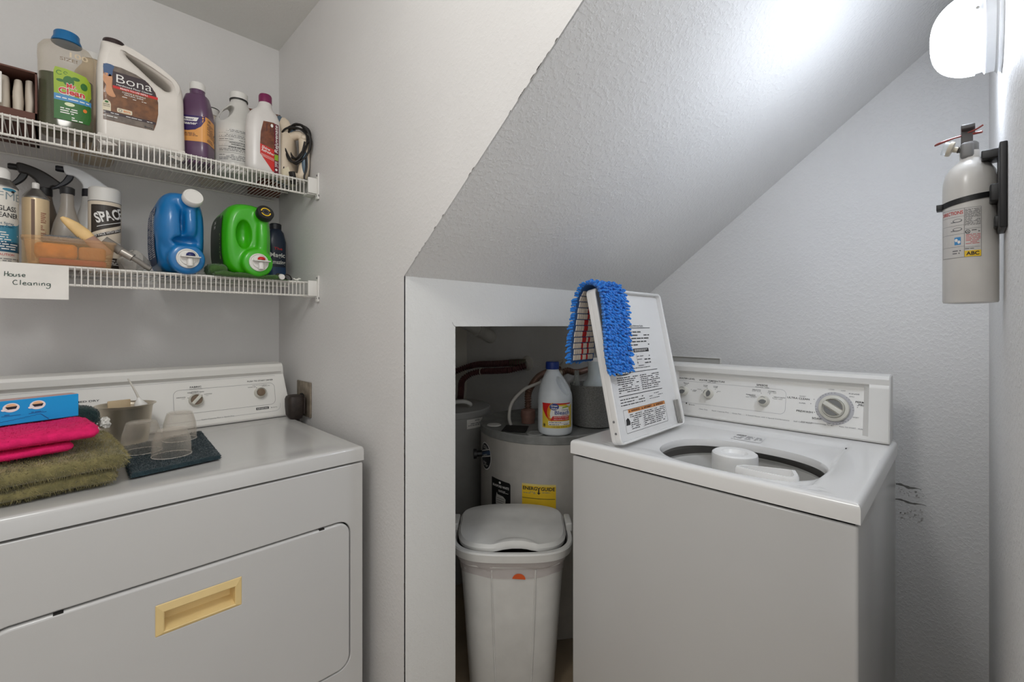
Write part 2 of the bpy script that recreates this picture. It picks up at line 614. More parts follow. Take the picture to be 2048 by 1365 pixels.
# low wall under the slope with the square opening of the water-heater nook
XJ, ZJ = 0.822, 1.25
g = G(wall_mat('nook_wall_paint', (222, 221, 217), 0.14))
def slab(x0, x1, z0, z1): g.box(x0, x1, YP, YP + 0.1, z0, z1)
slab(XB + 0.0005, XJ, 0, ZP); slab(XJ, 1.90, ZJ, ZP); slab(1.90, XC, 0, ZP)
g.use(CHIP)
for i in range(46):
    z = 0.30 + 0.95 * R.random(); w = 0.002 + 0.004 * R.random(); h = 0.004 + 0.012 * R.random()
    if noise.noise(Vector((z * 7, 1, 0))) < 0: continue
    g.add([(XB, YP - 0.0004, z), (XB + w * 0.5, YP - 0.0004, z + h * 0.3), (XB + w * 0.4, YP - 0.0004, z + h * 0.8), (XB, YP - 0.0004, z + h)], [(0, 1, 2, 3)])
vs = []
for i in range(9):
    t = i / 8; vs += [(XJ - 0.012 * (1 - t), YP - 0.0004, ZJ + 0.012 * (1 - t) ** 2), (XJ - 0.012 * (1 - t) + 0.0006, YP - 0.0004, ZJ + 0.012 * (1 - t) ** 2 + 0.0009)]
g.add(vs, [(2 * i, 2 * i + 2, 2 * i + 3, 2 * i + 1) for i in range(8)])
struct(g.build('wall_nook', smooth_deg=0))
g = G(CLOS); g.box(XB + 0.1, XC, 2.37, 2.47, 0, 1.6)
struct(g.build('wall_nook_back', smooth_deg=0))
g = G(CLOS); g.box(XB + 0.1, XC, YP + 0.1, 2.37, 1.50, 1.56)
struct(g.build('ceiling_nook', smooth_deg=0))

# ------------------------------------------------------------------ wall lamp
LX, LZ = 1.255, 1.82
t = thing('wall_lamp', 'lit dome wall lamp with a frosted shade on a white base above the fire extinguisher', 'lamp', (LX, YD, LZ))
OP = mat('lit_opal_glass', (250, 252, 255), 0.3, emit=((232, 241, 255), 24.0))
nt_ = OP.node_tree                                 # the bulb sits low inside the shade: the top of the dome glows less
tc_ = nt_.nodes.new('ShaderNodeTexCoord'); sx_ = nt_.nodes.new('ShaderNodeSeparateXYZ'); mr_ = nt_.nodes.new('ShaderNodeMapRange')
nt_.links.new(tc_.outputs['Object'], sx_.inputs[0]); nt_.links.new(sx_.outputs['Z'], mr_.inputs['Value'])
for k_, v_ in (('From Min', -0.02), ('From Max', 0.055), ('To Min', 25.0), ('To Max', 2.5)): mr_.inputs[k_].default_value = v_
nt_.links.new(mr_.outputs['Result'], nt_.nodes['Principled BSDF'].inputs['Emission Strength'])
T = Matrix.Rotation(-PI / 2, 4, 'X')               # local z of the profile points out of the wall (+y)
g = G(mat('lamp_white_metal', (226, 228, 230), 0.3, coat=0.3)); g.T = T
g.lathe([(0.0, 0.0), (0.083, 0.0), (0.084, 0.006), (0.078, 0.010), (0.0775, 0.022), (0.079, 0.0235), (0.074, 0.026), (0.0735, 0.037), (0.0, 0.037)], 56)
base = g.build('lamp_base', t)
g = G(STEEL); g.T = T @ Matrix.Translation((-0.055, 0.05, 0.0))
g.T = Matrix.Translation((-0.074, 0.034, 0.012)) @ Matrix.Rotation(-PI / 2, 4, 'Y')
g.lathe([(0, -0.004), (0.003, -0.004), (0.003, 0.001), (0.002, 0.002), (0, 0.002)], 12)
lab(g.build('set_screw', base), 'grey screw head')
g = G(OP); g.T = T
prof = [(0.076 * math.cos(a) ** 0.75 if a < PI / 2 - 1e-6 else 0.0, 0.0365 + 0.064 * math.sin(a)) for a in [PI / 2 * i / 18 for i in range(19)]]
g.lathe(prof, 56)
g.ball((0, -0.083 + 0.0, 0.052), 0.013, 0.012, 0.012)
g.build('lamp_shade', t)

# ------------------------------------------------------------------ fire extinguisher on its bracket
t = thing('fire_extinguisher', 'white fire extinguisher with a black strap, hung under the wall lamp', 'fire extinguisher', (1.20, -0.0065, 1.295))
ER = 0.0375
g = G(mat('extinguisher_white', (212, 209, 204), 0.3, coat=0.2))
g.lathe([(0.0, 0.004), (0.03, 0.0), (0.0362, 0.001), (ER, 0.004), (ER, 0.213), (0.0368, 0.228), (0.0335, 0.243), (0.027, 0.255), (0.018, 0.263), (0.014, 0.268), (0.014, 0.282), (0, 0.282)], 48)
cyl = g.build('cylinder', t)
L = Label(cyl_map(ER, a0=180), 0.004)              # u grows toward -y ... angle 180 faces the camera
LB = mat('extinguisher_label', (206, 203, 199), 0.5)
z0, z1 = 0.083, 0.172
L.rect(LB, -0.046, z0, 0.014, z1, 0.0003)
for u0, u1 in ((-0.046, -0.0075), (-0.0075, 0.014)):
    for (a, b, c, d) in ((u0, z0, u1, z0 + 0.0005), (u0, z1, u1, z1 + 0.0005), (u0, z0, u0 + 0.0005, z1), (u1, z0, u1 + 0.0005, z1)):
        L.rect(INKG, a, b, c, d, 0.0006)
for zz in (0.103, 0.126, 0.142, 0.158): L.rect(INKG, -0.046, zz, -0.0075, zz + 0.0004, 0.0006)
L.text(RED, 'DIRECTIONS', -0.009, 0.1625, 0.0062, 0.036, 0.0007, 0.01, align='r')
for k, zz in enumerate((0.146, 0.130)):
    L.disc(INKG, -0.017, zz + 0.005, 0.007, 0.0032, 0.0006); L.disc(LB, -0.0168, zz + 0.0052, 0.0055, 0.0022, 0.0008)
    L.rect(INKG, -0.027, zz + 0.002, -0.018, zz + 0.0033, 0.0007)
L.rect(mat('label_blue', (62, 140, 198), 0.5), -0.021, 0.1065, -0.012, 0.1205, 0.0006)
L.disc(WHT, -0.0183, 0.115, 0.0022, 0.003, 0.0008); L.disc(WHT, -0.0145, 0.1115, 0.002, 0.003, 0.0008)
L.lines(INKG, -0.024, 0.086, -0.009, 0.099, 0.0045, seed=3, lift=0.0006)
L.lines(INK, -0.0065, 0.139, 0.0132, 0.1705, 0.0020, th=0.35, fill=0.9, seed=4, lift=0.0006, ragged=False)
L.rect(INKG, -0.0065, 0.1005, 0.0132, 0.101, 0.0006); L.rect(INKG, -0.0065, 0.134, 0.0132, 0.1345, 0.0006)
L.ring(INK, -0.003, 0.1285, 0.0032, 0.0038, 0.22, 0.0007); L.text(INK, 'UL', -0.003, 0.1268, 0.003, None, 0.0008, 0.02, align='c')
L.lines(INK, 0.002, 0.126, 0.0132, 0.1328, 0.0026, seed=5, lift=0.0006, ragged=False)
L.lines(RED, -0.0055, 0.1055, 0.0132, 0.1255, 0.0027, th=0.32, fill=0.9, seed=6, lift=0.0006)
L.rect(YEL, -0.0075, 0.0835, 0.014, 0.0945, 0.0006)
L.text(INK, 'ABC', 0.0033, 0.0862, 0.0062, 0.0165, 0.001, 0.03, align='c')
L.lines(INK, -0.0065, 0.0955, 0.006, 0.0995, 0.0022, seed=7, lift=0.0007)
L.build('label', cyl)
g = G(mat('valve_metal', (120, 118, 115), 0.45, 0.6))
g.lathe([(0.012, 0.282), (0.012, 0.296), (0.009, 0.30), (0, 0.30)], 20)
g.T = Matrix.Rotation(math.radians(0), 4, 'Z')
g.tube([(0, 0, 0.288), (-0.008, 0.016, 0.288)], 0.006, 10, 0)
g.build('valve', t)
g = G(mat('lever_metal', (128, 127, 126), 0.55, 0.3, bump=(300, 0.2, 0.001)))
g.rbox(-0.016, 0.010, -0.006, 0.013, 0.268, 0.299, 0.006); lab(g.build('carry_handle', t), 'grey lower carry handle')
g = G(mat('lever_dark', (70, 66, 64), 0.5))
g.T = Matrix.Translation((0, 0, 0.298)) @ Matrix.Rotation(math.radians(12), 4, 'Y')
g.rbox(-0.006, 0.006, -0.004, 0.012, 0.0, 0.026, 0.002); g.rbox(-0.015, 0.010, -0.007, 0.012, 0.024, 0.033, 0.002)
lab(g.build('squeeze_lever', t), 'dark upper lever')
g = G(mat('pin_red', (140, 58, 50), 0.5))
g.tube([(0, 0.012, 0.315), (-0.006, 0.03, 0.311), (-0.008, 0.043, 0.307), (0.004, 0.047, 0.308), (0.010, 0.036, 0.313), (0.004, 0.014, 0.317), (-0.004, -0.006, 0.320), (-0.008, -0.017, 0.325)], 0.0016, 6)
g.tube([(0, 0.012, 0.315), (0.0, -0.004, 0.315), (-0.004, -0.016, 0.314)], 0.0022, 6)
lab(g.build('pull_pin', t), 'dull red pull pin ring')
g = G(mat('gauge_rim', (198, 190, 172), 0.4), clear('gauge_glass', (230, 235, 238), 0.3))
g.T = Matrix.Translation((-0.008, 0.016, 0.288)) @ Matrix.Rotation(math.radians(-68), 4, 'X')
g.lathe([(0.005, 0), (0.005, 0.007), (0.0125, 0.008), (0.0135, 0.010), (0.0135, 0.014), (0, 0.014)], 24)
g.use(g.mats[1]); g.lathe([(0.0115, 0.014), (0.0115, 0.021), (0, 0.021)], 24)
lab(g.build('pressure_gauge', t), 'small round gauge with clear face')
g = G(BLK)
pts = [(-ER * 1.03 * math.cos(a), ER * 1.03 * math.sin(a)) for a in [math.radians(x) for x in range(-90, 125, 8)]]
for (r0, r1) in ((1.0, 1.045),):
    vs = []; fs = []
    A = [math.radians(x) for x in range(-75, 106, 6)]
    for a in A:
        for rr in (ER * r0, ER * r1):
            for zz in (0.184 - 0.006 * math.sin(a), 0.194 - 0.006 * math.sin(a)):
                vs.append((-rr * math.cos(a), rr * math.sin(a), zz))
    n = len(A)
    for i in range(n - 1):
        a, b = 4 * i, 4 * i + 4
        fs += [(a, b, b + 1, a + 1), (a + 2, a + 3, b + 3, b + 2), (a, a + 2, b + 2, b), (a + 1, b + 1, b + 3, a + 3)]
    g.add(vs, fs)
g.rbox(-0.012, 0.008, 0.034, 0.0455, 0.178, 0.189, 0.001)
lab(g.build('strap', t), 'black strap with buckle')
g = G(BLK)
g.rbox(-0.095, -0.012, -0.0434, -0.034, 0.122, 0.265, 0.002)
g.rbox(-0.040, 0.004, -0.0434, -0.014, 0.254, 0.270, 0.002)
g.rbox(-0.056, -0.012, -0.0434, -0.024, 0.174, 0.205, 0.003)
g.rbox(-0.050, -0.018, -0.0434, -0.0295, 0.130, 0.150, 0.002)
lab(g.build('wall_bracket', t), 'black plastic wall bracket')

# ------------------------------------------------------------------ dryer
DX0, DX1, DY0, DY1, DZ = -0.135, 0.6045, 1.198, 1.90, 0.914
def deck(g, x0, x1, y0, y1, zt, zb, r, hf, n=46):
    def axis(a, b):
        e = [0, 0.15, 0.4, 0.7, 1.0]
        o = [a + r * k for k in e]
        o += [a + r + (b - a - 2 * r) * i / n for i in range(1, n)]
        o += [b - r * k for k in reversed(e)]
        return o
    X, Y = axis(x0, x1), axis(y0, y1)
    def z(x, y):
        d = min(x - x0, x1 - x, y - y0, y1 - y)
        q = 0 if d >= r else r - math.sqrt(max(0, r * r - (r - d) ** 2))
        return zt - q + hf(x, y)
    vs = [(x, y, z(x, y)) for y in Y for x in X]
    nx, ny = len(X), len(Y)
    fs = [(j * nx + i, j * nx + i + 1, (j + 1) * nx + i + 1, (j + 1) * nx + i) for j in range(ny - 1) for i in range(nx - 1)]
    rim = [i for i in range(nx)] + [j * nx + nx - 1 for j in range(1, ny)] + [(ny - 1) * nx + i for i in range(nx - 2, -1, -1)] + [j * nx for j in range(ny - 2, 0, -1)]
    o = len(vs)
    vs += [(vs[i][0], vs[i][1], zb) for i in rim]
    m = len(rim)
    fs += [(rim[i], o + i, o + (i + 1) % m, rim[(i + 1) % m]) for i in range(m)]
    fs.append(tuple(o + i for i in range(m)))
    g.add(vs, fs)
def sst(a, b, x):
    t = max(0, min(1, (x - a) / (b - a))); return t * t * (3 - 2 * t)

dry = thing('clothes_dryer', 'white front-loading clothes dryer with a beige door handle under the wire shelves', 'dryer', (0, 0, 0))
g = G(mat('door_gap_shade', (70, 68, 66), 0.6), ENAM)  # dark backing sheet: shade of the door seam put into its colour
g.use(g.mats[0]); g.box(DX0 + 0.004, DX1 - 0.004, DY0 + 0.045, DY0 + 0.05, 0.03, 0.866)
g.use(ENAM); g.box(DX0, DX1, DY0 + 0.05, DY1, 0.02, 0.868)
g.build('cabinet', dry, smooth_deg=0)
DRX0, DRX1, DRZ0, DRZ1 = -0.096, 0.565, 0.318, 0.716
g = G(ENAM)
g.T = Matrix.Translation((0, DY0 + 0.024, 0))
g.solid([rrect(DX0, DX1, 0.02, 0.869, 0.006), rrect(DRX0 - 0.0035, DRX1 + 0.0035, DRZ0 - 0.0035, DRZ1 + 0.0035, 0.036)[::-1]], 0.024, 0.003, 2, 0)
g.build('front_panel', dry)
g = G(ENAM)
HX0, HX1, HZ0, HZ1 = 0.142, 0.302, 0.601, 0.667
g.T = Matrix.Translation((0, DY0 + 0.016, 0))
g.solid([rrect(DRX0, DRX1, DRZ0, DRZ1, 0.033), rrect(HX0 + 0.003, HX1 - 0.003, HZ0 + 0.003, HZ1 - 0.003, 0.001)[::-1]], 0.019, 0.005, 3, 0)
door = g.build('door', dry)
g = G(BEIGE)
yf, ym, yb = DY0 - 0.006, DY0 - 0.0035, DY0 + 0.024
def rc(x0, x1, z0, z1, y): return [(x0, y, z0), (x1, y, z0), (x1, y, z1), (x0, y, z1)]
lo = rc(HX0, HX1, HZ0, HZ1, DY0 - 0.0025); l1 = rc(HX0 + 0.0015, HX1 - 0.0015, HZ0 + 0.0015, HZ1 - 0.0015, yf + 0.002)
l2 = rc(HX0 + 0.013, HX1 - 0.012, HZ0 + 0.006, HZ1 - 0.016, yf); l3 = rc(HX0 + 0.015, HX1 - 0.014, HZ0 + 0.008, HZ1 - 0.018, yf + 0.001)
l4 = [(HX0 + 0.019, yb, HZ0 + 0.020), (HX1 - 0.018, yb, HZ0 + 0.020), (HX1 - 0.018, yb, HZ1 - 0.010), (HX0 + 0.019, yb, HZ1 - 0.010)]
vs = lo + l1 + l2 + l3 + l4
fs = []
for k in range(4):
    for i in range(4):
        j = (i + 1) % 4
        fs.append((4 * k + i, 4 * k + j, 4 * k + 4 + j, 4 * k + 4 + i))
fs.append((16, 17, 18, 19))
g.add(vs, fs)
lab(g.build('handle', door, smooth_deg=0, recalc=False), 'beige recessed pull handle')
for x in (0.0, 0.49):
    g = G(DARK); g.box(x - 0.008, x + 0.006, DY0 - 0.002, DY0 + 0.006, DRZ1 - 0.003, DRZ1 + 0.0005)
    lab(g.build('door_bumper', door, smooth_deg=0), 'dark door bumper')
g = G(ENAM)
def dh(x, y):
    d = max(abs(x - 0.235) - 0.335, abs(y - 1.40) - 0.32) if y > 1.40 else abs(x - 0.235) - 0.335
    return -0.004 * (1 - sst(-0.018, 0.004, d)) * sst(1.215, 1.30, y)
deck(g, DX0 - 0.002, DX1 + 0.002, DY0 - 0.002, DY1, DZ, 0.8745, 0.009, dh, 60)
g.build('top_panel', dry)
# console
CP = [(1.788, 0.9165), (1.786, 0.922), (1.793, 0.930), (1.8255, 1.070), (1.8235, 1.0745), (1.812, 1.0815), (1.811, 1.100), (1.816, 1.109), (1.826, 1.1125), (1.90, 1.1125), (1.90, 0.9165)]
g = G(PLAS)
n = len(CP)
def cx(z): return 0.6165 - (z - 0.9165) * 0.115
cols = [('a', lambda z: -0.135), ('b', lambda z: cx(z) - 0.030), ('c', lambda z: cx(z) - 0.010), ('d', lambda z: cx(z) - 0.002), ('e', lambda z: cx(z))]
vs = []
for k, (nm, fx) in enumerate(cols):
    for (y, z) in CP:
        # the end cap swells flush with the visor, then rounds off
        yy = y
        if k >= 2 and 0.925 < z < 1.08: yy = y - 0.010
        if k == 4: yy = y + (0.006 if y < 1.87 else 0)
        vs.append((fx(z), yy, z - (0.004 if k == 4 and z > 1.1 else 0)))
fs = [tuple(range(n)), tuple((len(cols) - 1) * n + i for i in range(n))[::-1]]
for k in range(len(cols) - 1):
    for i in range(n):
        j = (i + 1) % n
        fs.append((k * n + i, (k + 1) * n + i, (k + 1) * n + j, k * n + j))
g.add(vs, fs)
con = g.build('console', dry, smooth_deg=30)
DP = plane_map((0, 1.793, 0.930), (1, 0, 0), (0, 0.0325, 0.140))
L = Label(DP, 0.02); L.l = 0.0005
V = lambda z: (z - 0.930) / 0.9741
def outline(L, m, x0, x1, z0, z1, r, w=0.0008):
    P = rrect(x0, x1, z0, z1, r)
    for i in range(len(P)):
        a = Vector(P[i]); b = Vector(P[(i + 1) % len(P)])
        if (b - a).length < 1e-6: continue
        d = (b - a).normalized(); nn = Vector((-d.y, d.x)) * w / 2
        L.use(m); L.add([L.mp(*(a + nn), L.l), L.mp(*(b + nn), L.l), L.mp(*(b - nn), L.l), L.mp(*(a - nn), L.l)], [(0, 1, 2, 3)])
outline(L, INKG, 0.262, 0.566, V(0.963), V(1.040), 0.017)
outline(L, INKL, -0.13, 0.582, V(0.938), V(1.066), 0.02)
L.text(INK, 'FABRIC', 0.323, V(1.044), 0.0055, 0.032, None, 0.012, align='c')
L.text(INKG, 'TEMPERATURE', 0.323, V(1.0385), 0.003, 0.036, align='c')
L.text(INK, 'PUSH TO START DRYER', 0.520, V(1.0485), 0.0048, 0.085, None, 0.008, align='c')
L.text(INK, 'TIMED DRY', 0.085, V(1.028), 0.0052, 0.062, None, 0.008, align='r')
L.text(INK, 'NORMAL /', 0.323, V(1.0315), 0.0028, 0.024, align='c'); L.text(INK, 'PERMANENT PRESS', 0.323, V(1.028), 0.0028, 0.046, None, 0.01, align='c'); L.text(INKG, 'MEDIUM HEAT', 0.323, V(1.0245), 0.0025, 0.03, align='c')
L.text(INK, 'DELICATE', 0.294, V(1.015), 0.0028, 0.024, None, 0.01, align='r'); L.text(INKG, 'LOW', 0.292, V(1.0105), 0.0024, align='r')
L.text(INK, 'COTTONS', 0.346, V(1.019), 0.0028, 0.022, None, 0.01); L.text(INKG, 'HIGH', 0.350, V(1.0145), 0.0024)
L.text(INKG, 'END OF CYCLE SIGNAL', 0.518, V(1.0335), 0.0028, 0.048, align='c'); L.text(INK, 'SIGNAL OFF', 0.504, V(1.0285), 0.0028, 0.026, align='r'); L.text(INK, 'SIGNAL ON', 0.524, V(1.0295), 0.0028, 0.026)
for (u, z) in ((0.301, 1.013), (0.323, 1.021), (0.340, 1.018), (0.506, 1.0265)): L.disc(INK, u, V(z), 0.0012, 0.0012)
L.rect(INK, 0.500, V(0.9485), 0.542, V(0.9565)); L.text(WHT, 'KENMORE', 0.521, V(0.9503), 0.0042, 0.036, 0.0011, 0.02, align='c')
L.text(INKG, '80 Series', 0.549, V(0.9502), 0.0035, 0.021)
L.text(INKG, 'Super Capacity Plus  |  Quick Dry', 0.335, V(0.9375), 0.0035, 0.095)
L.disc(INKL, 0.018, V(1.005), 0.032, 0.030); L.text(INKG, '50', 0.020, V(1.041), 0.0025); L.text(INKG, '40', 0.036, V(1.038), 0.0025)
for a in (60, 75, 90, 105): L.rect(WHT, 0.018 + 0.028 * math.cos(math.radians(a)), V(1.005) + 0.028 * math.sin(math.radians(a)), 0.0195 + 0.028 * math.cos(math.radians(a)), V(1.008) + 0.028 * math.sin(math.radians(a)), 0.0009)
L.build('console_lettering', con)
KDK = mat('knob_brown', (118, 98, 78), 0.4)
KGR = mat('knob_grey', (112, 112, 110), 0.4)
def knob(parent, O, U, V, R, H, ang, dk, style='bar', name='knob', label=None):
    g = G(IVORY)
    g.T = orient(O, U, V) @ Matrix.Rotation(math.radians(ang), 4, 'Z')
    g.lathe([(R, 0), (R, H * 0.25), (R * 0.93, H * 0.75), (R * 0.88, H * 0.86), (R * 0.84, H * 0.88), (R * 0.8, H * 0.62), (0, H * 0.62)], 36)
    if style == 'bar':
        g.rbox(-R * 0.84, R * 0.84, -R * 0.24, R * 0.24, H * 0.5, H * 1.02, R * 0.08)
        g.use(dk)
        for sg in (1, -1):
            P = [(R * 0.78 * math.cos(a), sg * R * 0.78 * math.sin(a)) for a in [math.radians(18 + 144 * i / 16) for i in range(17)]]
            g.prism(P, 'z', H * 0.55, H * 0.72)
    elif style == 'half':
        g.lathe([(R * 0.84, H * 0.62), (R * 0.82, H * 1.0), (0, H * 1.02)], 36)
        g.use(dk)
        P = [(R * 0.66 * math.cos(a), R * 0.62 * math.sin(a) - R * 0.1) for a in [math.radians(180 + 180 * i / 16) for i in range(17)]]
        P += [(R * 0.5 * math.cos(a), R * 0.25 * math.sin(a) - R * 0.1) for a in [math.radians(180 * i / 10) for i in range(1, 10)]]
        g.prism(P, 'z', H * 0.95, H * 1.06)
        g.use(INKG); P = [(R * 0.7 * math.cos(a), R * 0.7 * math.sin(a)) for a in [math.radians(40 + 70 * i / 10) for i in range(11)]] + [(R * 0.62 * math.cos(a), R * 0.62 * math.sin(a)) for a in [math.radians(110 - 70 * i / 10) for i in range(11)]]
        g.prism(P, 'z', H * 0.95, H * 1.04)
    else:
        g.use(dk); g.lathe([(R * 0.66, H * 0.5), (R * 0.66, H * 0.9), (R * 0.6, H * 0.96), (0, H * 1.0)], 28)
    o = g.build(name, parent)
    if label: lab(o, label)
    return o
DU, DV = (1, 0, 0), (0, 0.0325, 0.140)
knob(con, DP(0.322, V(1.004), 0), DU, DV, 0.0205, 0.020, 48, KDK, 'bar', 'fabric_knob', 'white knob with brown sides, fabric setting')
knob(con, DP(0.516, V(1.008), 0), DU, DV, 0.0195, 0.020, 0, KDK, 'button', 'start_button', 'white start button with brown centre')
knob(con, DP(0.018, V(1.005), 0), DU, DV, 0.024, 0.024, 0, KDK, 'bar', 'timer_knob', 'timer knob mostly behind the blue box')

# ------------------------------------------------------------------ power outlet and dryer plug
t = thing('wall_outlet', 'square tarnished metal outlet plate on the side wall beside the dryer console', 'outlet', (XB, 1.743, 0.98))
g = G(mat('tarnished_plate', (150, 138, 122), 0.45, 0.4, var=(40, 0.15)))
g.rbox(-0.007, 0, -0.064, 0.064, -0.064, 0.064, 0.0025)
g.build('cover_plate', t)
g = G(BLK); g.lathe([(0.03, 0), (0.03, 0.004), (0, 0.004)], 24); g.T = None
g.v = [(-0.006 - v[2], v[0] + 0.01, v[1] - 0.01) for v in g.v]
g.build('socket_face', t)
t = thing('dryer_plug', 'dark brown dryer plug in the wall outlet with its cord hanging behind', 'plug', (0.606, 1.725, 0.96))
g = G(mat('dark_brown_rubber', (46, 36, 31), 0.55, var=(60, 0.2)))
g.loft([(-0.046, 0.020, 0.022, 2.6, 0.004, 0), (-0.030, 0.027, 0.030, 2.8, 0.0, 0), (0.0, 0.029, 0.033, 3.2, 0, 0), (0.026, 0.029, 0.033, 3.4, 0, 0), (0.036, 0.026, 0.029, 3, 0, 0), (0.040, 0.018, 0.02, 2.6, 0, 0)], 28)
g.rbox(0.022, 0.0305, -0.026, 0.026, -0.03, 0.03, 0.003)
g.build('plug_body', t)
g = G(BLK); g.tube([(0.006, 0, -0.04), (0.012, 0.01, -0.07), (0.024, 0.03, -0.12), (0.026, 0.06, -0.30), (0.026, 0.10, -0.62)], 0.010, 10)
g.build('power_cord', t)

# ------------------------------------------------------------------ washer
WX0, WX1, WY0, WY1, WZ = 1.077, 1.735, 0.142, 0.828, 0.914
was = thing('washing_machine', 'white top-loading washing machine with its lid standing open', 'washing machine', (0, 0, 0))
g = G(ENAM)
g.rbox(WX0 + 0.002, WX1, WY0 + 0.002, WY1 - 0.002, 0.015, 0.868, 0.006, 3)
# leave the top of the cabinet open under the deck: remove upward faces
keep = [(f, m) for f, m in zip(g.f, g.mi) if not all(g.v[i][2] > 0.8679 for i in f)]
g.f = [k[0] for k in keep]; g.mi = [k[1] for k in keep]
g.build('cabinet', was)
HCX, HCY, HAX, HAY, HN = 1.312, 0.440, 0.160, 0.203, 2.4
g = G(ENAM2)
def hole(th, k=1.0):
    x, y = sup(HAX * k, HAY * k, HN, th); return HCX + x, HCY + y
xa, xb, ya, yb = WX0 - 0.001, WX1 + 0.002, WY0 - 0.002, WY1 + 0.002
angs = sorted(set([2 * PI * i / 120 for i in range(120)] + [math.atan2(y - HCY, x - HCX) % (2 * PI) for x in (xa, xb) for y in (ya, yb)]))
def rectpt(a):
    c, q = math.cos(a), math.sin(a)
    tt = min(((xb - HCX) / c if c > 1e-9 else (xa - HCX) / c if c < -1e-9 else 1e9), ((yb - HCY) / q if q > 1e-9 else (ya - HCY) / q if q < -1e-9 else 1e9))
    return HCX + c * tt, HCY + q * tt
def holept(a):
    # point of the hole outline lying in direction a
    c, q = math.cos(a), math.sin(a)
    k = (abs(c / HAX) ** HN + abs(q / HAY) ** HN) ** (-1 / HN)
    return HCX + c * k, HCY + q * k
def wh(x, y, t):
    inx = sst(1.094, 1.108, x) * (1 - sst(1.575, 1.60, x)); iny = sst(0.226, 0.242, y) * (1 - sst(0.70, 0.716, y))
    e = min(x - xa, xb - x, y - ya, yb - y); r = 0.012
    q = 0 if e >= r else r - math.sqrt(max(0, r * r - (r - e) ** 2))
    d2 = -0.003 * (1 - sst(0.17, 0.176, y)) * 0 
    return WZ - q - 0.010 * inx * iny - 0.010 * (1 - t) ** 6 + d2
TS = [0, 0.01, 0.03, 0.06, 0.1, 0.15] + [0.15 + 0.75 * i / 26 for i in range(1, 27)]
NA = len(angs)
vs = []; fs = []
rows = 0
for tt in TS:
    for a in angs:
        h = holept(a); rp = rectpt(a)
        x = h[0] + (rp[0] - h[0]) * tt; y = h[1] + (rp[1] - h[1]) * tt
        vs.append((x, y, wh(x, y, tt)))
    rows += 1
for k in (0.012, 0.0085, 0.0055, 0.003, 0.001, 0.0):                       # edge rounding rows parallel to the border
    for a in angs:
        rp = rectpt(a)
        x = min(max(rp[0], xa + k), xb - k); y = min(max(rp[1], ya + k), yb - k)
        vs.append((x, y, wh(x, y, 1)))
    rows += 1
for a in angs:
    rp = rectpt(a); vs.append((rp[0], rp[1], 0.8735))
rows += 1
for k in range(rows - 1):
    for i in range(NA):
        j = (i + 1) % NA
        fs.append((k * NA + i, k * NA + j, (k + 1) * NA + j, (k + 1) * NA + i))
# inner lip of the opening
o = len(vs)
for (k, z) in ((0.985, WZ - 0.030), (0.985, WZ - 0.040)):
    for a in angs:
        h = holept(a); vs.append((HCX + (h[0] - HCX) * k, HCY + (h[1] - HCY) * k, z))
for i in range(NA):
    j = (i + 1) % NA
    fs.append((i, o + i, o + j, j)); fs.append((o + i, o + NA + i, o + NA + j, o + j))
g.add(vs, fs)
deckw = g.build('top_panel', was, smooth_deg=50)
L = Label(plane_map((1.545, 0.50, 0.0), (0, -1, 0), (1, 0, 0)), 0.02)     # maker's plate on the ledge behind the opening
def mpz(u, v, l):
    x, y = 1.490 + v * 1.35, 0.52 - u
    a = math.atan2(y - HCY, x - HCX); h = holept(a); rp = rectpt(a)
    tt = math.hypot(x - h[0], y - h[1]) / math.hypot(rp[0] - h[0], rp[1] - h[1])
    return (x, y, wh(x, y, tt) + 0.0006 + l)
L.mp = mpz; L.step = 0.004
L.rect(INKL, 0, 0, 0.085, 0.042, 0.0); L.rect(ENAM2, 0.0006, 0.0006, 0.0844, 0.0414, 0.0003)
L.rect(INK, 0.004, 0.029, 0.031, 0.039, 0.0006); L.text(WHT, 'KENMORE', 0.0175, 0.0315, 0.006, 0.024, 0.0009, 0.02, align='c')
L.lines(INKG, 0.003, 0.004, 0.030, 0.026, 0.006, seed=11, lift=0.0006); L.lines(INKG, 0.036, 0.004, 0.057, 0.038, 0.006, seed=12, lift=0.0006); L.lines(INKG, 0.062, 0.006, 0.082, 0.038, 0.007, seed=13, lift=0.0006)
L.build('rating_label', deckw)
g = G(DARK); g.lathe([(0.005, 0), (0.005, 0.002), (0, 0.002)], 14, (1.555, 0.232, WZ - 0.006))
lab(g.build('lid_switch_hole', deckw), 'small dark hole by the opening')
g = G(ENAM, mat('tub_grey', (140, 138, 134), 0.35))
g.use(g.mats[1])
g.lathe([(0.222, 0.80), (0.221, 0.868), (0.212, 0.872), (0.208, 0.862)], 60, (HCX + 0.005, HCY, 0), False)
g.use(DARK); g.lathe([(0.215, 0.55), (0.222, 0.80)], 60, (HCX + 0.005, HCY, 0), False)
g.build('tub_ring', was)
g = G(mat('basket_white', (205, 204, 200), 0.3))
g.lathe([(0.206, 0.845), (0.209, 0.838), (0.204, 0.83), (0.200, 0.50), (0.19, 0.48), (0, 0.475)], 60, (HCX + 0.005, HCY, 0), False)
g.build('wash_basket', was)
g = G(mat('agitator_white', (238, 237, 234), 0.35))
AX, AY = 1.325, 0.452
g.lathe([(0.0, 0.892), (0.026, 0.892), (0.031, 0.897), (0.034, 0.9015), (0.052, 0.9025), (0.057, 0.899), (0.0585, 0.893), (0.0575, 0.70), (0.07, 0.60), (0.11, 0.52), (0.16, 0.49)][::-1], 48, (AX, AY, 0), False)
for k in range(4):
    a = k * PI / 2 + 0.5
    g.T = Matrix.Translation((AX, AY, 0)) @ Matrix.Rotation(a, 4, 'Z')
    g.rbox(0.04, 0.13, -0.006, 0.006, 0.49, 0.72, 0.005)
g.T = None
g.build('agitator', was)
g = G(ENAM2)
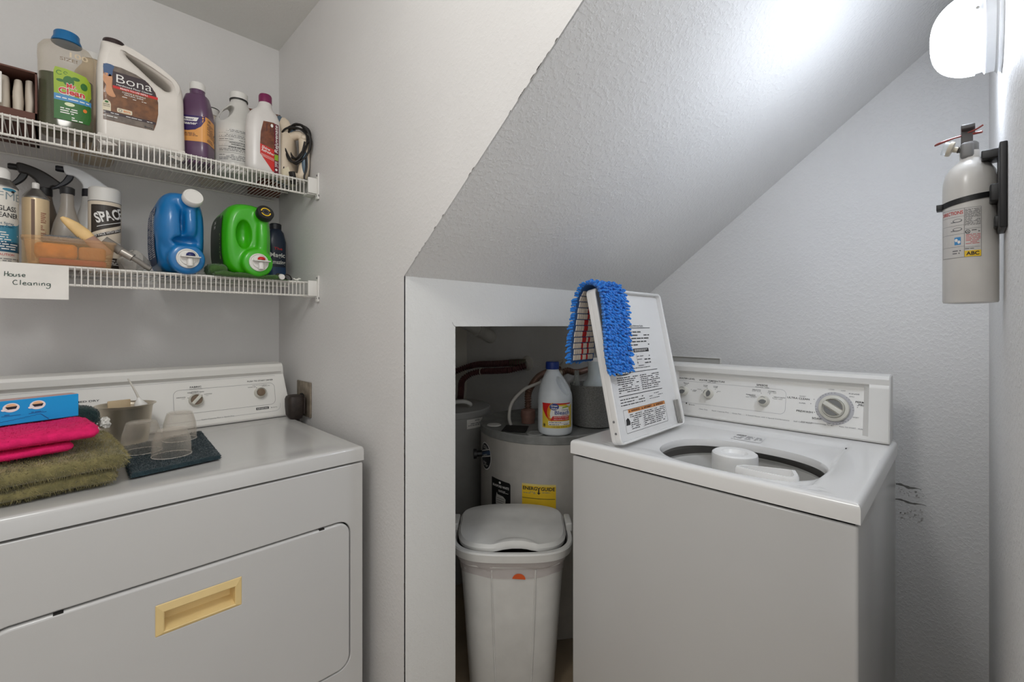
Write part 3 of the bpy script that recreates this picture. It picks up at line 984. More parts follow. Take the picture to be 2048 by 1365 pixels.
g.T = Matrix.Translation((1.203, 0.335, -0.006)) @ Matrix.Rotation(math.radians(2), 4, 'Z')
P = [(-0.034, -0.060), (0.024, -0.056), (0.028, -0.040), (0.002, 0.035), (-0.012, 0.056), (-0.034, 0.056)]
P = [(q.x, q.y) for q in smooth([(p[0], p[1], 0) for p in P], 5, True)]
def ringv(s, z): return [(p[0] * s, p[1] * s, z) for p in P]
m = len(P)
vs = ringv(1.0, 0.885) + ringv(1.0, 0.912) + ringv(0.96, 0.9155) + ringv(0.84, 0.915) + ringv(0.76, 0.895) + ringv(0.3, 0.893)
fs = [(k * m + i, k * m + (i + 1) % m, (k + 1) * m + (i + 1) % m, (k + 1) * m + i) for k in range(5) for i in range(m)] + [tuple(5 * m + i for i in range(m))]
g.add(vs, fs)
lab(g.build('bleach_dispenser', was), 'white bleach dispenser cup at the front of the opening')
# lid, hinged along the left side of the opening
LU, LV = Vector((1, 0, 0)), Vector((0, 0.2046, 0.979))
LO = Vector((1.106, 0.690, 0.914))
LW, LH = 0.410, 0.457
LM = orient(LO, LU, LV)
g = G(ENAM2)
g.T = LM @ Matrix(((1, 0, 0, 0), (0, 0, 1, 0), (0, -1, 0, 0), (0, 0, 0, 1)))      # solid's x,z -> lid u,v ; its -y -> normal
g.T = g.T @ Matrix.Translation((0, 0.008, 0))
g.solid([rrect(0, LW, 0, LH, 0.018)], 0.008, 0.004, 3, 0)
g.T = LM @ Matrix(((1, 0, 0, 0), (0, 0, 1, 0), (0, -1, 0, 0), (0, 0, 0, 1))) @ Matrix.Translation((0, -0.006, 0))
g.solid([rrect(0, LW, 0, LH, 0.018), rrect(0.008, LW - 0.009, 0.006, LH - 0.007, 0.012)[::-1]], 0.010, 0.003, 2, 0)
lid = g.build('lid', was)
IM = lambda u, v, l: LO + LU * (u + 0.012) + LV * v + LU.cross(LV) * (0.0002 + l)
L = Label(IM, 0.03); L.l = 0.0004
ORW = mat('warning_orange', (214, 138, 70), 0.5)
L.rect(INK, 0.09, 0.3365, 0.303, 0.3385); L.text(INK, 'Quick Reference Guide', 0.215, 0.342, 0.0055, 0.085, None, 0.01, align='c')
L.lines(INK, 0.06, 0.273, 0.292, 0.333, 0.0105, th=0.32, fill=0.8, seed=21, lift=0.0008)
L.lines(ORA, 0.10, 0.285, 0.165, 0.325, 0.019, th=0.25, fill=0.6, seed=22, lift=0.0011)
L.rect(INK, 0.085, 0.2585, 0.164, 0.2705); L.rect(INK, 0.170, 0.2585, 0.267, 0.2705)
L.lines(WHT, 0.09, 0.2605, 0.16, 0.2695, 0.0042, seed=23, lift=0.0009); L.lines(WHT, 0.176, 0.2605, 0.262, 0.2695, 0.0042, seed=24, lift=0.0009)
L.lines(INK, 0.09, 0.214, 0.155, 0.254, 0.0125, th=0.25, fill=0.5, seed=25); L.lines(INKG, 0.185, 0.214, 0.225, 0.254, 0.010, th=0.25, fill=0.5, seed=26); L.lines(INK, 0.228, 0.214, 0.267, 0.254, 0.011, th=0.3, fill=0.6, seed=27)
L.rect(INK, 0.1835, 0.226, 0.1843, 0.252); L.poly(INK, [(0.181, 0.227), (0.184, 0.220), (0.187, 0.227)])
L.lines(INK, 0.06, 0.2035, 0.265, 0.213, 0.0052, th=0.35, fill=0.8, seed=28)
L.rect(INK, 0.044, 0.1965, 0.301, 0.1985)
L.disc(INK, 0.087, 0.1975, 0.043, 0.0062, 0.0009); L.text(WHT, 'KENMORE', 0.087, 0.1953, 0.0048, 0.066, 0.0014, 0.03, align='c')
L.lines(INK, 0.046, 0.136, 0.168, 0.190, 0.0062, th=0.36, fill=0.85, seed=29); L.lines(INK, 0.181, 0.138, 0.305, 0.190, 0.0062, th=0.36, fill=0.85, seed=30)
L.rect(INK, 0.041, 0.1305, 0.309, 0.1325)
L.lines(INK, 0.044, 0.099, 0.185, 0.128, 0.0082, th=0.28, fill=0.85, seed=31); L.lines(INKG, 0.215, 0.100, 0.305, 0.128, 0.0072, th=0.3, fill=0.7, seed=32)
outline(L, INK, 0.050, 0.307, 0.024, 0.0905, 0.003, 0.0009)
L.rect(ORW, 0.076, 0.0800, 0.306, 0.0900, 0.0008)
for u, s_ in ((0.113, 'WARNING'), (0.188, 'AVERTISSEMENT'), (0.265, 'ADVERTENCIA')):
    L.poly(INK, [(u - 0.034, 0.0825), (u - 0.027, 0.0825), (u - 0.0305, 0.0885)], 0.0012)
    L.text(INK, s_, u + 0.004, 0.0825, 0.0052, 0.05, 0.0013, 0.02, align='c')
L.poly(INK, [(0.054, 0.046), (0.076, 0.046), (0.078, 0.055), (0.074, 0.053), (0.073, 0.064), (0.069, 0.057), (0.066, 0.067), (0.063, 0.056), (0.058, 0.062), (0.056, 0.052)])
for k, u in enumerate((0.081, 0.157, 0.233)):
    L.lines(INK, u, 0.027, u + 0.068, 0.0785, 0.0058, th=0.36, fill=0.88, seed=40 + k)
    if k: L.rect(INKG, u - 0.005, 0.030, u - 0.0044, 0.078)
L.build('instruction_print', lid)
g = G(STEEL)
g.T = LM
g.rbox(LW - 0.030, LW - 0.012, 0.012, 0.085, 0.001, 0.010, 0.002); g.rbox(LW - 0.027, LW - 0.016, 0.0, 0.020, 0.002, 0.014, 0.003)
lab(g.build('hinge', lid), 'steel hinge at the lower back corner')
for v in (0.067, 0.034):
    g = G(INKG)
    g.T = Matrix.Translation(LO + LV * v - LU * 0.0005 + LU.cross(LV) * 0.004) @ Matrix.Rotation(-PI / 2, 4, 'Y')
    g.lathe([(0.0035, 0), (0.003, 0.0015), (0, 0.0018)], 12)
    lab(g.build('lid_bumper', lid), 'small grey bumper on the lid edge')
# console
CW = [(1.655, 0.9165), (1.6525, 0.922), (1.660, 0.931), (1.693, 1.068), (1.690, 1.0735), (1.676, 1.0805), (1.674, 1.097), (1.679, 1.106), (1.690, 1.109), (1.735, 1.109), (1.735, 0.9165)]
g = G(PLAS)
n = len(CW)
Y0c, Y1c = 0.150, 0.822
cols = [(Y1c, 1, 1), (Y1c - 0.003, 1, 0), (Y1c - 0.030, 1, 0), (Y1c - 0.042, 0, 0), (Y0c + 0.062, 0, 0), (Y0c + 0.048, 1, 0), (Y0c + 0.003, 1, 0), (Y0c, 1, 1)]
vs = []
for (y, cap, rnd) in cols:
    for (x, z) in CW:
        xx = x
        if cap and 0.925 < z < 1.079:
            tt = (z - 0.92) / 0.16
            xx = 1.6525 + (1.6735 - 1.6525) * tt
        vs.append((xx + (0.003 if rnd and x < 1.72 else 0), y, z - (0.003 if rnd and z > 1.1 else 0)))
fs = [tuple(range(n)), tuple((len(cols) - 1) * n + i for i in range(n))[::-1]]
for k in range(len(cols) - 1):
    for i in range(n):
        j = (i + 1) % n
        fs.append((k * n + i, (k + 1) * n + i, (k + 1) * n + j, k * n + j))
g.add(vs, fs)
wcon = g.build('console', was, smooth_deg=30)
WU, WV = (0, -1, 0), (0.033, 0, 0.137)
WP = plane_map((1.660, 0, 0.931), WU, WV)
L = Label(WP, 0.03); L.l = 0.0005
V = lambda z: (z - 0.931) / 0.9722
def T_(m, s, y, z, h, w=None, a='c', b=0.008): L.text(m, s, -y, V(z), h, w, None, b, align=a)
outline(L, INKL, -0.81, -0.414, V(0.963), V(1.041), 0.016)
T_(INK, 'WATER LEVEL', 0.747, 1.0475, 0.0055, 0.062); T_(INK, 'WATER TEMPERATURE', 0.655, 1.0465, 0.0055, 0.092); T_(INKG, 'WASH / RINSE', 0.655, 1.0425, 0.003, 0.03)
T_(INK, 'SPEEDS', 0.487, 1.0465, 0.0058, 0.034); T_(INKG, 'AGITATE / SPIN', 0.487, 1.041, 0.003, 0.042)
T_(INKG, 'MEDIUM', 0.748, 1.032, 0.003, 0.02); T_(INKG, 'LOAD', 0.748, 1.028, 0.003, 0.012); T_(INKG, 'LARGE', 0.722, 1.009, 0.003, 0.016, 'l'); T_(INKG, 'LOAD', 0.722, 1.005, 0.003, 0.013, 'l')
T_(INKG, 'WARM', 0.676, 1.030, 0.003, 0.016); T_(INKG, 'COLD', 0.676, 1.026, 0.003, 0.014); T_(INKG, 'WARM', 0.640, 1.030, 0.003, 0.016); T_(INKG, 'WARM', 0.640, 1.026, 0.003, 0.014); T_(INKG, 'COLD', 0.690, 1.014, 0.003, 0.014, 'r'); T_(INKG, 'HOT', 0.632, 1.013, 0.003, 0.012, 'l')
T_(INK, 'DELICATE', 0.503, 1.031, 0.003, 0.026); T_(INKG, 'SLOW / SLOW', 0.503, 1.0265, 0.0026, 0.028); T_(INK, 'NORMAL', 0.455, 1.0305, 0.003, 0.024); T_(INKG, 'FAST / FAST', 0.455, 1.026, 0.0026, 0.026)
T_(INK, 'PERMANENT', 0.505, 1.013, 0.003, 0.03, 'r'); T_(INK, 'PRESS', 0.505, 1.009, 0.003, 0.018, 'r'); T_(INKG, 'FAST / SLOW', 0.505, 1.005, 0.0026, 0.03, 'r'); T_(INK, 'HEAVY DUTY', 0.449, 1.013, 0.0034, 0.034, 'l'); T_(INKG, 'FAST / FAST', 0.449, 1.008, 0.0026, 0.026, 'l')
L.rect(INK, -0.742, V(0.9575), -0.738, V(0.9625)); T_(INKG, '80 Series', 0.730, 0.9555, 0.0035, 0.022, 'l')
for y, s_, w in ((0.69, 'Heavy Duty', 0.03), (0.645, 'Super Capacity Plus', 0.058), (0.575, 'Quiet Pak', 0.03), (0.53, '2 Speed Motor with 4 Speed Combinations', 0.13), (0.388, 'Self Clean Filter', 0.05)): T_(INKG, s_, y, 0.9445, 0.0035, w, 'l', 0)
DY, DZ_ = 0.283, 0.999
L.disc(mat('dial_ring', (188, 187, 190), .5), -DY, V(DZ_), 0.050, 0.050); 
for a in range(0, 360, 10):
    if a % 90 > 50: continue
    c, q = math.cos(math.radians(a)), math.sin(math.radians(a))
    L.disc(INKG, -DY + 0.047 * c, V(DZ_) + 0.047 * q, 0.0012, 0.0012, 0.0008, 8)
T_(INK, 'ULTRA CLEAN', 0.348, 1.0155, 0.0058, 0.062, 'r'); T_(INKG, 'SHORT', 0.358, 1.024, 0.0035, 0.018, 'r'); T_(INKG, 'SUPER', 0.358, 1.003, 0.0035, 0.018, 'r')
T_(INK, 'PREWASH', 0.338, 0.977, 0.0058, 0.044, 'r'); T_(INK, 'SOAK', 0.313, 0.960, 0.006, 0.026, 'r')
T_(INK, 'PERMANENT', 0.231, 1.0215, 0.0058, 0.052, 'l'); T_(INK, 'PRESS', 0.224, 1.0135, 0.0058, 0.026, 'l')
T_(INKG, 'OFF', 0.262, 1.052, 0.003, 0.012); T_(INKG, 'RINSE', 0.235, 1.045, 0.0035, 0.026); T_(INKG, 'LONG', 0.292, 1.053, 0.003, 0.014); T_(INKG, 'SPIN', 0.241, 1.037, 0.003, 0.012); T_(INKG, 'SHORT', 0.229, 0.978, 0.003, 0.015); T_(INKG, 'WASH', 0.262, 0.963, 0.0035, 0.018); T_(INKG, 'OFF', 0.295, 0.951, 0.003, 0.01)
T_(INK, 'PUSH & TURN CLOCKWISE TO SET', 0.367, 0.9465, 0.0032, 0.085, 'l', 0); T_(INKG, 'PULL TO START', 0.268, 0.9465, 0.0035, 0.04, 'l', 0); T_(INKG, 'PUSH TO STOP', 0.222, 0.9465, 0.0035, 0.037, 'l', 0)
for (y, z) in ((0.752, 1.024), (0.727, 1.011), (0.687, 1.011), (0.668, 1.022), (0.640, 1.021), (0.633, 1.011), (0.503, 1.009), (0.488, 1.023), (0.462, 1.023), (0.452, 1.011), (0.336, 1.02), (0.344, 1.006), (0.333, 0.981), (0.226, 1.014), (0.226, 1.009)): L.disc(INK, -y, V(z), 0.0011, 0.0011, None, 8)
L.build('console_lettering', wcon)
def wk(y, z): return WP(-y, V(z), 0)
knob(wcon, wk(0.755, 1.004), WU, WV, 0.0175, 0.020, 15, KGR, 'half', 'water_level_knob')
knob(wcon, wk(0.661, 1.003), WU, WV, 0.0175, 0.020, 80, KGR, 'half', 'water_temperature_knob')
knob(wcon, wk(0.478, 0.999), WU, WV, 0.0175, 0.020, 8, KGR, 'half', 'speed_knob')
k_ = knob(wcon, wk(DY, DZ_), WU, WV, 0.0415, 0.018, 0, KGR, 'button', 'dial_skirt')
g = G(IVORY); g.T = orient(wk(DY, DZ_), WU, WV) @ Matrix.Translation((0, 0, 0.012)) @ Matrix.Rotation(math.radians(-32), 4, 'Z')
g.lathe([(0.040, -0.006), (0.038, 0.002), (0.030, 0.005), (0.029, 0.002), (0.028, 0.014), (0.0265, 0.017), (0.025, 0.010), (0, 0.010)], 40)
g.rbox(-0.0265, 0.0265, -0.0065, 0.0065, 0.004, 0.018, 0.002)
g.use(KGR)
for sg in (1, -1):
    P = [(0.0235 * math.cos(a), sg * 0.0235 * math.sin(a)) for a in [math.radians(24 + 132 * i / 16) for i in range(17)]]
    g.prism(P, 'z', 0.008, 0.0135)
g.build('timer_dial', wcon)
bpy.data.objects.remove(k_)

# water-supply box on the wall behind the washer
t = thing('supply_box', 'shallow white wall box with a raised frame behind the washer console', 'wall box', (XC, 0.86, 1.03))
g = G(PLAS); g.T = Matrix(((0, 1, 0, 0), (-1, 0, 0, 0), (0, 0, 1, 0), (0, 0, 0, 1)))
g.T = Matrix(((0, 1, 0, -0.004), (1, 0, 0, 0), (0, 0, 1, 0), (0, 0, 0, 1)))
g.solid([rrect(-0.147, 0.147, -0.088, 0.088, 0.006), rrect(-0.141, 0.141, -0.083, 0.083, 0.003)[::-1]], 0.004, 0.0015, 2, 0)
g.build('frame', t)
g = G(mat('box_grey', (196, 194, 188), 0.5)); g.box(-0.003, 0, -0.142, 0.142, -0.084, 0.084)
g.build('back_plate', t, smooth_deg=0)

# ------------------------------------------------------------------ wire shelves
ZU, ZL, SY = 1.768, 1.406, 1.66
def wire_shelf(z, label):
    t = thing('wire_shelf', label, 'shelf', (0, 0, 0))
    g = G(WIRE)
    for (dz, r) in ((0.0, 0.0034), (-0.047, 0.0034)):
        g.tube([(-0.42, SY, z + dz), (0.628, SY, z + dz)], r, 8, 0)
    g.build('front_rail', t)
    g = G(WIRE)
    x = -0.415
    while x < 0.622:
        g.tube([(x, SY - 0.0035, z + 0.003), (x, SY - 0.0035, z - 0.050)], 0.0016, 6, 0); x += 0.0127
    g.build('front_grille', t)
    g = G(WIRE)
    x = -0.415
    while x < 0.622:
        g.tube([(x, SY, z), (x, YA - 0.004, z)], 0.0014, 6, 0); x += 0.0127
    for y in (SY + 0.012, SY + 0.19, YA - 0.015):
        g.tube([(-0.42, y, z - 0.0035), (0.625, y, z - 0.0035)], 0.0026, 8, 0)
    g.build('wire_grate', t)
    g = G(PLAS)
    g.rbox(0.644, 0.6495, SY - 0.052, SY - 0.034, z - 0.062, z + 0.022, 0.001, 2)
    g.rbox(0.615, 0.6495, SY - 0.040, SY - 0.032, z - 0.050, z + 0.004, 0.001, 2)
    g.rbox(0.615, 0.6495, SY - 0.034, SY + 0.02, z - 0.0535, z - 0.0505, 0.001, 2)
    g.rbox(0.642, 0.6495, SY - 0.052, SY - 0.030, z - 0.070, z - 0.052, 0.002, 2)
    e = g.build('end_bracket', t)
    for dz in (0.014, -0.058):
        g = G(INKG); g.T = Matrix.Translation((0.644, SY - 0.043, z + dz)) @ Matrix.Rotation(-PI / 2, 4, 'Y')
        g.lathe([(0.004, 0), (0.003, 0.002), (0, 0.0025)], 10); g.build('screw', e)
    return t
wire_shelf(ZU, 'upper white wire shelf loaded with floor cleaner bottles and an iron')
wire_shelf(ZL, 'lower white wire shelf with a handwritten paper sign on its front')

# ------------------------------------------------------------------ paper sign
t = thing('paper_sign', 'white paper sign handwritten House Cleaning, taped to the lower shelf front', 'sign', (-0.12, SY - 0.0068, 1.320))
g = G(PAPER)
g.grid(lambda a, b: (0.138 * a, 0.0010 * math.sin(a * 7), 0.0885 * b), 16, 6)
g.build('sheet', t)
MARKER = mat('green_black_marker', (64, 84, 74), 0.6)
def strokes(g, S_, x0, z0, sx, sz, w, y=-0.0006):
    for st in S_:
        P = [Vector(p) for p in smooth([(p[0], 0, p[1]) for p in st], 5)] if len(st) > 2 else [Vector((p[0], 0, p[1])) for p in st]
        vs = []
        for i, p in enumerate(P):
            d = P[min(i + 1, len(P) - 1)] - P[max(i - 1, 0)]
            d = Vector((d.x * sx, 0, d.z * sz)); d = d.normalized() if d.length > 0 else Vector((1, 0, 0))
            nn = Vector((-d.z, 0, d.x)) * w
            q = Vector((x0 + p.x * sx, 0, z0 + p.z * sz))
            yy = 0.0010 * math.sin(q.x / 0.138 * 7) + y
            vs += [(q.x + nn.x, yy, q.z + nn.z), (q.x - nn.x, yy, q.z - nn.z)]
        g.add(vs, [(2 * i, 2 * i + 2, 2 * i + 3, 2 * i + 1) for i in range(len(P) - 1)])
def circ(x, z, r, a0=90, a1=450, k=9): return [(x + r * math.cos(math.radians(a0 + (a1 - a0) * i / k)), z + r * math.sin(math.radians(a0 + (a1 - a0) * i / k))) for i in range(k + 1)]
HOUSE = [[(0.1, 1.9), (0.05, 0.9), (0, 0)], [(0.95, 1.9), (0.9, 0)], [(0, 0.85), (0.95, 1.0)], circ(1.65, 0.5, 0.5), [(2.4, 1.0), (2.4, 0.2), (2.75, 0), (3.1, 0.3), (3.15, 1.0), (3.15, 0.05)], [(4.2, 0.9), (3.75, 0.95), (3.7, 0.6), (4.15, 0.4), (4.1, 0.05), (3.65, 0.05)], [(4.7, 0.5), (5.5, 0.55), (5.4, 0.95), (4.95, 0.95), (4.7, 0.5), (5.0, 0.05), (5.6, 0.1)]]
CLEAN = [[(1.0, 1.5), (0.5, 1.75), (0.0, 1.0), (0.3, 0.1), (1.1, 0.2)], [(1.75, 1.9), (1.7, 0)], [(2.3, 0.5), (3.0, 0.6), (2.85, 0.98), (2.5, 0.9), (2.3, 0.4), (2.6, 0.02), (3.2, 0.1)], circ(3.85, 0.48, 0.44), [(4.3, 0.95), (4.35, 0.05), (4.5, 0)], [(4.9, 1.0), (4.95, 0)], [(4.95, 0.6), (5.3, 1.0), (5.6, 0.9), (5.65, 0)], [(6.2, 1.0), (6.25, 0)], [(6.22, 1.45), (6.27, 1.4)], [(6.8, 1.0), (6.85, 0)], [(6.85, 0.6), (7.2, 1.0), (7.5, 0.9), (7.55, 0)], circ(8.45, 0.55, 0.42), [(8.88, 1.0), (8.95, 0.0), (8.7, -0.85), (8.2, -1.0), (7.9, -0.7)]]
g = G(MARKER)
strokes(g, HOUSE, 0.026, 0.054, 0.0062, 0.0062, 0.0008)
strokes(g, CLEAN, 0.040, 0.034, 0.0072, 0.0064, 0.0008)
g.build('handwriting', t, smooth_deg=0, recalc=False)

# ------------------------------------------------------------------ upper shelf
t = thing('open_carton', 'open brown carton of clear plastic bags, far left of the upper shelf', 'box', (-0.135, 1.80, ZU + 0.002))
CARD = mat('brown_carton', (92, 56, 44), 0.7)
g = G(CARD)
g.box(-0.095, 0.095, 0.105, 0.11, 0, 0.14); g.box(-0.095, -0.091, -0.10, 0.11, 0, 0.14); g.box(0.091, 0.095, -0.10, 0.11, 0, 0.137); g.box(-0.095, 0.095, -0.10, 0.11, 0, 0.004); g.box(-0.095, 0.095, -0.10, 0.11, 0.134, 0.138); g.box(-0.095, 0.095, -0.10, -0.096, 0, 0.032)
g.use(RED); g.box(-0.08, 0.02, -0.1005, -0.0999, 0.018, 0.022)
g.build('carton', t, smooth_deg=0)
BAG = clear('bag_plastic', (226, 214, 198), 0.72, 0.25)
for k, (x, w) in enumerate(((-0.055, 0.05), (-0.002, 0.046), (0.035, 0.024), (0.060, 0.022), (0.081, 0.018))):
    g = G(BAG)
    def bag(a, b, x=x, w=w, k=k):
        th = 2 * PI * a
        X, Y = sup(w / 2, 0.028 - 0.004 * (k % 2), 2.6, th)
        q = noise.noise(Vector((X * 40 + k * 7, Y * 40, b * 3))) * 0.006
        s_ = 1 - 0.25 * b ** 3
        return (x + X * s_ + q * .4, -0.066 + 0.006 * (k % 3) + Y * s_ + q * .6 + 0.01 * b, 0.006 + (0.118 - 0.006 * (k % 2)) * b)
    g.grid(bag, 28, 10)
    b = g.build('plastic_bag', t); lab(b, 'crinkled clear bag')
    if k == 2:
        g = G(PAPER); g.rbox(0.018, 0.034, -0.101, -0.097, 0.040, 0.118, 0.001, 1); g.build('paper_insert', t)

# floor cleaner in a clear bottle with blue cap
t = thing('cleaner_bottle', 'clear bottle half full of green cleaner with a blue cap', 'bottle', (0.015, 1.742, ZU + 0.002), -4)
RG = [(0, .050, .033, 3, 0, 0), (.005, .055, .037, 3.2, 0, 0), (.02, .0565, .038, 3.2, 0, 0), (.06, .0555, .037, 3.2, 0, 0), (.13, .0545, .0365, 3.2, 0, 0), (.19, .0555, .037, 3, 0, 0), (.205, .0565, .0375, 3, 0, 0), (.228, .0555, .037, 2.8, 0, 0), (.243, .047, .034, 2.5, 0, 0), (.251, .032, .028, 2.2, 0, 0), (.254, .0275, .026, 2, 0, 0), (.264, .0265, .0255, 2, 0, 0)]
g = G(clear('bottle_clear', (216, 200, 172), 0.05, 0.10)); g.loft(RG, 48); g.build('bottle', t)
g = G(mat('green_cleaner', (18, 46, 10), 0.1)); 
LQ = [(z + 0.001 if i == 0 else z, a - .002, b - .002, n, cx, cy) for i, (z, a, b, n, cx, cy) in enumerate(RG) if z < 0.15] + [(0.157, .053, .0345, 3.1, 0, 0)]
g.loft(LQ, 48); lab(g.build('liquid', t), 'dark green liquid')
g = G(mat('cap_blue', (22, 104, 158), 0.35)); g.lathe([(0.0285, 0.253), (0.031, 0.254), (0.0305, 0.259), (0.0265, 0.268), (0.0262, 0.279), (0.0245, 0.282), (0, 0.283)], 40)
lab(g.build('cap', t), 'blue flared cap')
L = Label(front_map(RG), 0.005)
LG = mat('label_lime', (150, 176, 40), 0.5); DG = mat('label_green', (40, 104, 34), 0.5); SB = mat('label_sky', (70, 140, 190), 0.5)
L.poly(LG, [(-.022, .098), (.045, .098), (.050, .112), (.049, .15), (.040, .164), (.0, .172), (-.020, .172), (-.023, .16)], 0.0006)
L.poly(SB, [(-.022, .085), (.050, .085), (.050, .099), (.02, .101), (-.022, .102)], 0.0008)
L.poly(DG, [(-.022, .034), (.046, .034), (.050, .05), (.050, .087), (.01, .084), (-.022, .088)], 0.0007)
L.ring(DG, -.012, .158, .006, .006, .25, 0.0009, 40, 330); L.ring(DG, .0, .160, .004, .004, .3, 0.0009, 0, 300)
for (u, v, a, b) in ((.006, .140, .011, .014), (-.010, .138, .008, .004), (.020, .150, .008, .005), (.036, .135, .007, .010)): L.disc(DG, u, v, a, b, 0.0009, 14)
L.text(WHT, 'Mr.', .012, .1215, .0125, .021, 0.0011, 0.075, align='c'); L.text(RED, 'Mr.', .012, .122, .0115, .020, 0.0015, 0.03, align='c')
L.text(WHT, 'Clean', .012, .1035, .0165, .052, 0.0013, 0.075, align='c'); L.text(RED, 'Clean', .012, .1045, .0150, .051, 0.0018, 0.03, align='c')
L.lines(WHT, -.018, .089, .046, .097, .006, th=.45, seed=50, lift=0.0012)
L.disc(mat('label_flower', (224, 232, 190), .5), .008, .078, .010, .005, 0.0011); L.lines(WHT, -.01, .050, .03, .070, .006, seed=51, lift=0.0011)
L.disc(ORA, .038, .07, .004, .005, 0.0012); L.lines(WHT, .012, .036, .045, .048, .006, seed=52, lift=0.0011)
CL = mat('embossed_plastic', (205, 188, 160), .3)
L.text(CL, '100', .026, .206, .013, .036, 0.0008, 0.02, align='c'); L.text(mat('embossed_dark', (120, 100, 74), .4), 'SIZE!', .006, .193, .0085, .034, 0.0008, 0.02, align='c')
L.build('label', t)

# beige jug standing behind
t = thing('beige_jug', 'beige jug mostly hidden behind the blue-capped green cleaner', 'jug', (0.076, 1.945, ZU + 0.002))
RJ = [(0, .045, .045, 3, 0, 0), (.01, .05, .05, 3, 0, 0), (.22, .05, .05, 2.6, 0, 0), (.27, .042, .042, 2.3, 0, 0), (.30, .026, .026, 2, 0, 0), (.318, .024, .024, 2, 0, 0)]
BJ = mat('beige_jug_plastic', (196, 178, 152), .4)
g = G(BJ); g.loft(RJ, 36); g.tube([(.04, 0, .20), (.062, 0, .22), (.066, 0, .26), (.05, 0, .285), (.024, 0, .29)], .008, 10); g.build('jug_body', t)
g = G(PLAS); g.lathe([(.027, .314), (.027, .335), (.024, .337), (0, .337)], 28); g.build('cap', t)

# floor cleaner jug with a handle
t = thing('floor_cleaner_jug', 'large white handled jug with a brown hardwood floor cleaner label', 'jug', (0.175, 1.742, ZU + 0.002))
JW = mat('jug_white', (220, 214, 206), .35, sss=.05)
OUT = [(-.090, 0), (-.098, .004), (-.100, .02), (-.100, .12), (-.1, .20), (-.098, .235), (-.092, .262), (-.088, .284), (-.040, .286), (-.026, .281), (.019, .266), (.05, .251), (.076, .236), (.091, .214), (.097, .18), (.099, .12), (.101, .05), (.101, .02), (.098, .004), (.09, 0)]
HOL = [(-.037, .2635), (-.012, .255), (.022, .239), (.052, .221), (.066, .207), (.064, .195), (.05, .192), (.024, .208), (-.008, .234), (-.032, .253)][::-1]
g = G(JW); g.solid([OUT, HOL], .046, .019, 5, 4)
g.T = None
g.lathe([(.024, .27), (.0225, .290), (0, .290)], 28, (-.063, 0, 0))
g.build('jug_body', t)
g = G(mat('cap_dark_brown', (50, 36, 36), .4)); g.lathe([(.0245, .284), (.0245, .301), (.0235, .3035), (0, .3035)], 36, (-.063, 0, 0)); lab(g.build('cap', t), 'dark screw cap')
def bmap(u, v, l):
    r = .019; d = max(0.0005, min(u + .0995, v, .1 - u))
    y = -.046 + (r - math.sqrt(max(0, r * r - (r - d) ** 2)) if d < r else 0)
    return (u, y - l, v)
L = Label(bmap, .005)
WD = mat('label_wood', (128, 82, 46), .3, var=(60, .15), rgb2=(96, 60, 34)); WD2 = mat('label_greywood', (112, 100, 90), .35, var=(60, .15))
PB = mat('label_plum', (52, 36, 42), .4); SK = mat('label_skin', (206, 150, 110), .5); JE = mat('label_jeans', (66, 92, 130), .5)
lbl = [(-.088, .214), (-.05, .2155), (-.018, .209), (.010, .195), (.027, .172), (.0335, .145), (.0335, .11), (.029, .08), (.023, .059), (-.03, .0585), (-.088, .0585)]
L.poly(WD, lbl, .0005)
L.poly(WD2, [(-.066, .215), (-.05, .2155), (-.018, .209), (.002, .200), (-.066, .2)], .0009)
L.poly(PB, [(-.068, .2), (.003, .2), (.020, .183), (.030, .160), (.031, .156), (-.068, .160)], .0008)
L.rect(RED, -.068, .1525, .0325, .1600, .0009)
L.rect(PB, -.087, .077, .028, .085, .0008); L.rect(WD2, -.087, .0595, .023, .077, .0008)
L.poly(JE, [(-.087, .2135), (-.066, .215), (-.068, .20), (-.070, .185), (-.079, .182), (-.086, .188)], .0010, 3)
L.poly(SK, [(-.086, .188), (-.070, .185), (-.070, .155), (-.066, .140), (-.062, .130), (-.068, .126), (-.078, .129), (-.083, .140), (-.082, .155), (-.088, .168)], .0010, 3)
for k in range(4): L.rect(mat('label_skin_dark', (168, 112, 80), .5), -.0775 + k * .0042, .1265, -.0771 + k * .0042, .1315, .0013)
L.text(WHT, 'Bona', -.0605, .171, .0235, .079, .0012, -.008)
L.text(WHT, 'Hardwood Floor Cleaner', -.060, .1625, .0047, .080, .0013, .01)
L.text(WHT, 'READY-TO-USE REFILL', -.052, .1542, .0045, .062, .0014, .012)
L.text(WHT, 'CLEANS & REVEALS', -.022, .1455, .0040, .052, .0013, .005, align='c'); L.text(WHT, 'NATURAL SHINE', -.022, .1395, .0040, .042, .0013, .005, align='c'); L.lines(WHT, -.048, .132, .006, .137, .0035, seed=53, lift=.0012)
CR = mat('label_cream', (222, 212, 186), .5)
L.poly(CR, [(-.090, .085), (-.072, .085), (-.072, .105), (-.074, .111), (-.081, .116), (-.088, .111), (-.090, .105)], .0011); L.text(PB, 'SAFER', -.081, .1005, .003, .014, .0015, .01, align='c'); L.text(PB, 'CHOICE', -.081, .0955, .003, .014, .0015, .01, align='c'); L.disc(DG, -.081, .109, .004, .003, .0014)
L.poly(CR, rrect(-.059, -.026, .0875, .0995, .003), .0011); L.text(ORA, '80%', -.045, .0905, .006, .016, .0015, .01); L.ring(INKG, -.052, .0935, .004, .004, .3, .0014)
L.lines(WHT, -.088, .079, .02, .0835, .0038, seed=54, lift=.0012); L.lines(WHT, -.088, .066, -.04, .074, .0045, seed=55, lift=.0012); L.text(INK, 'Bona', .002, .062, .0055, .018, .0012, .01)
L.build('label', t)

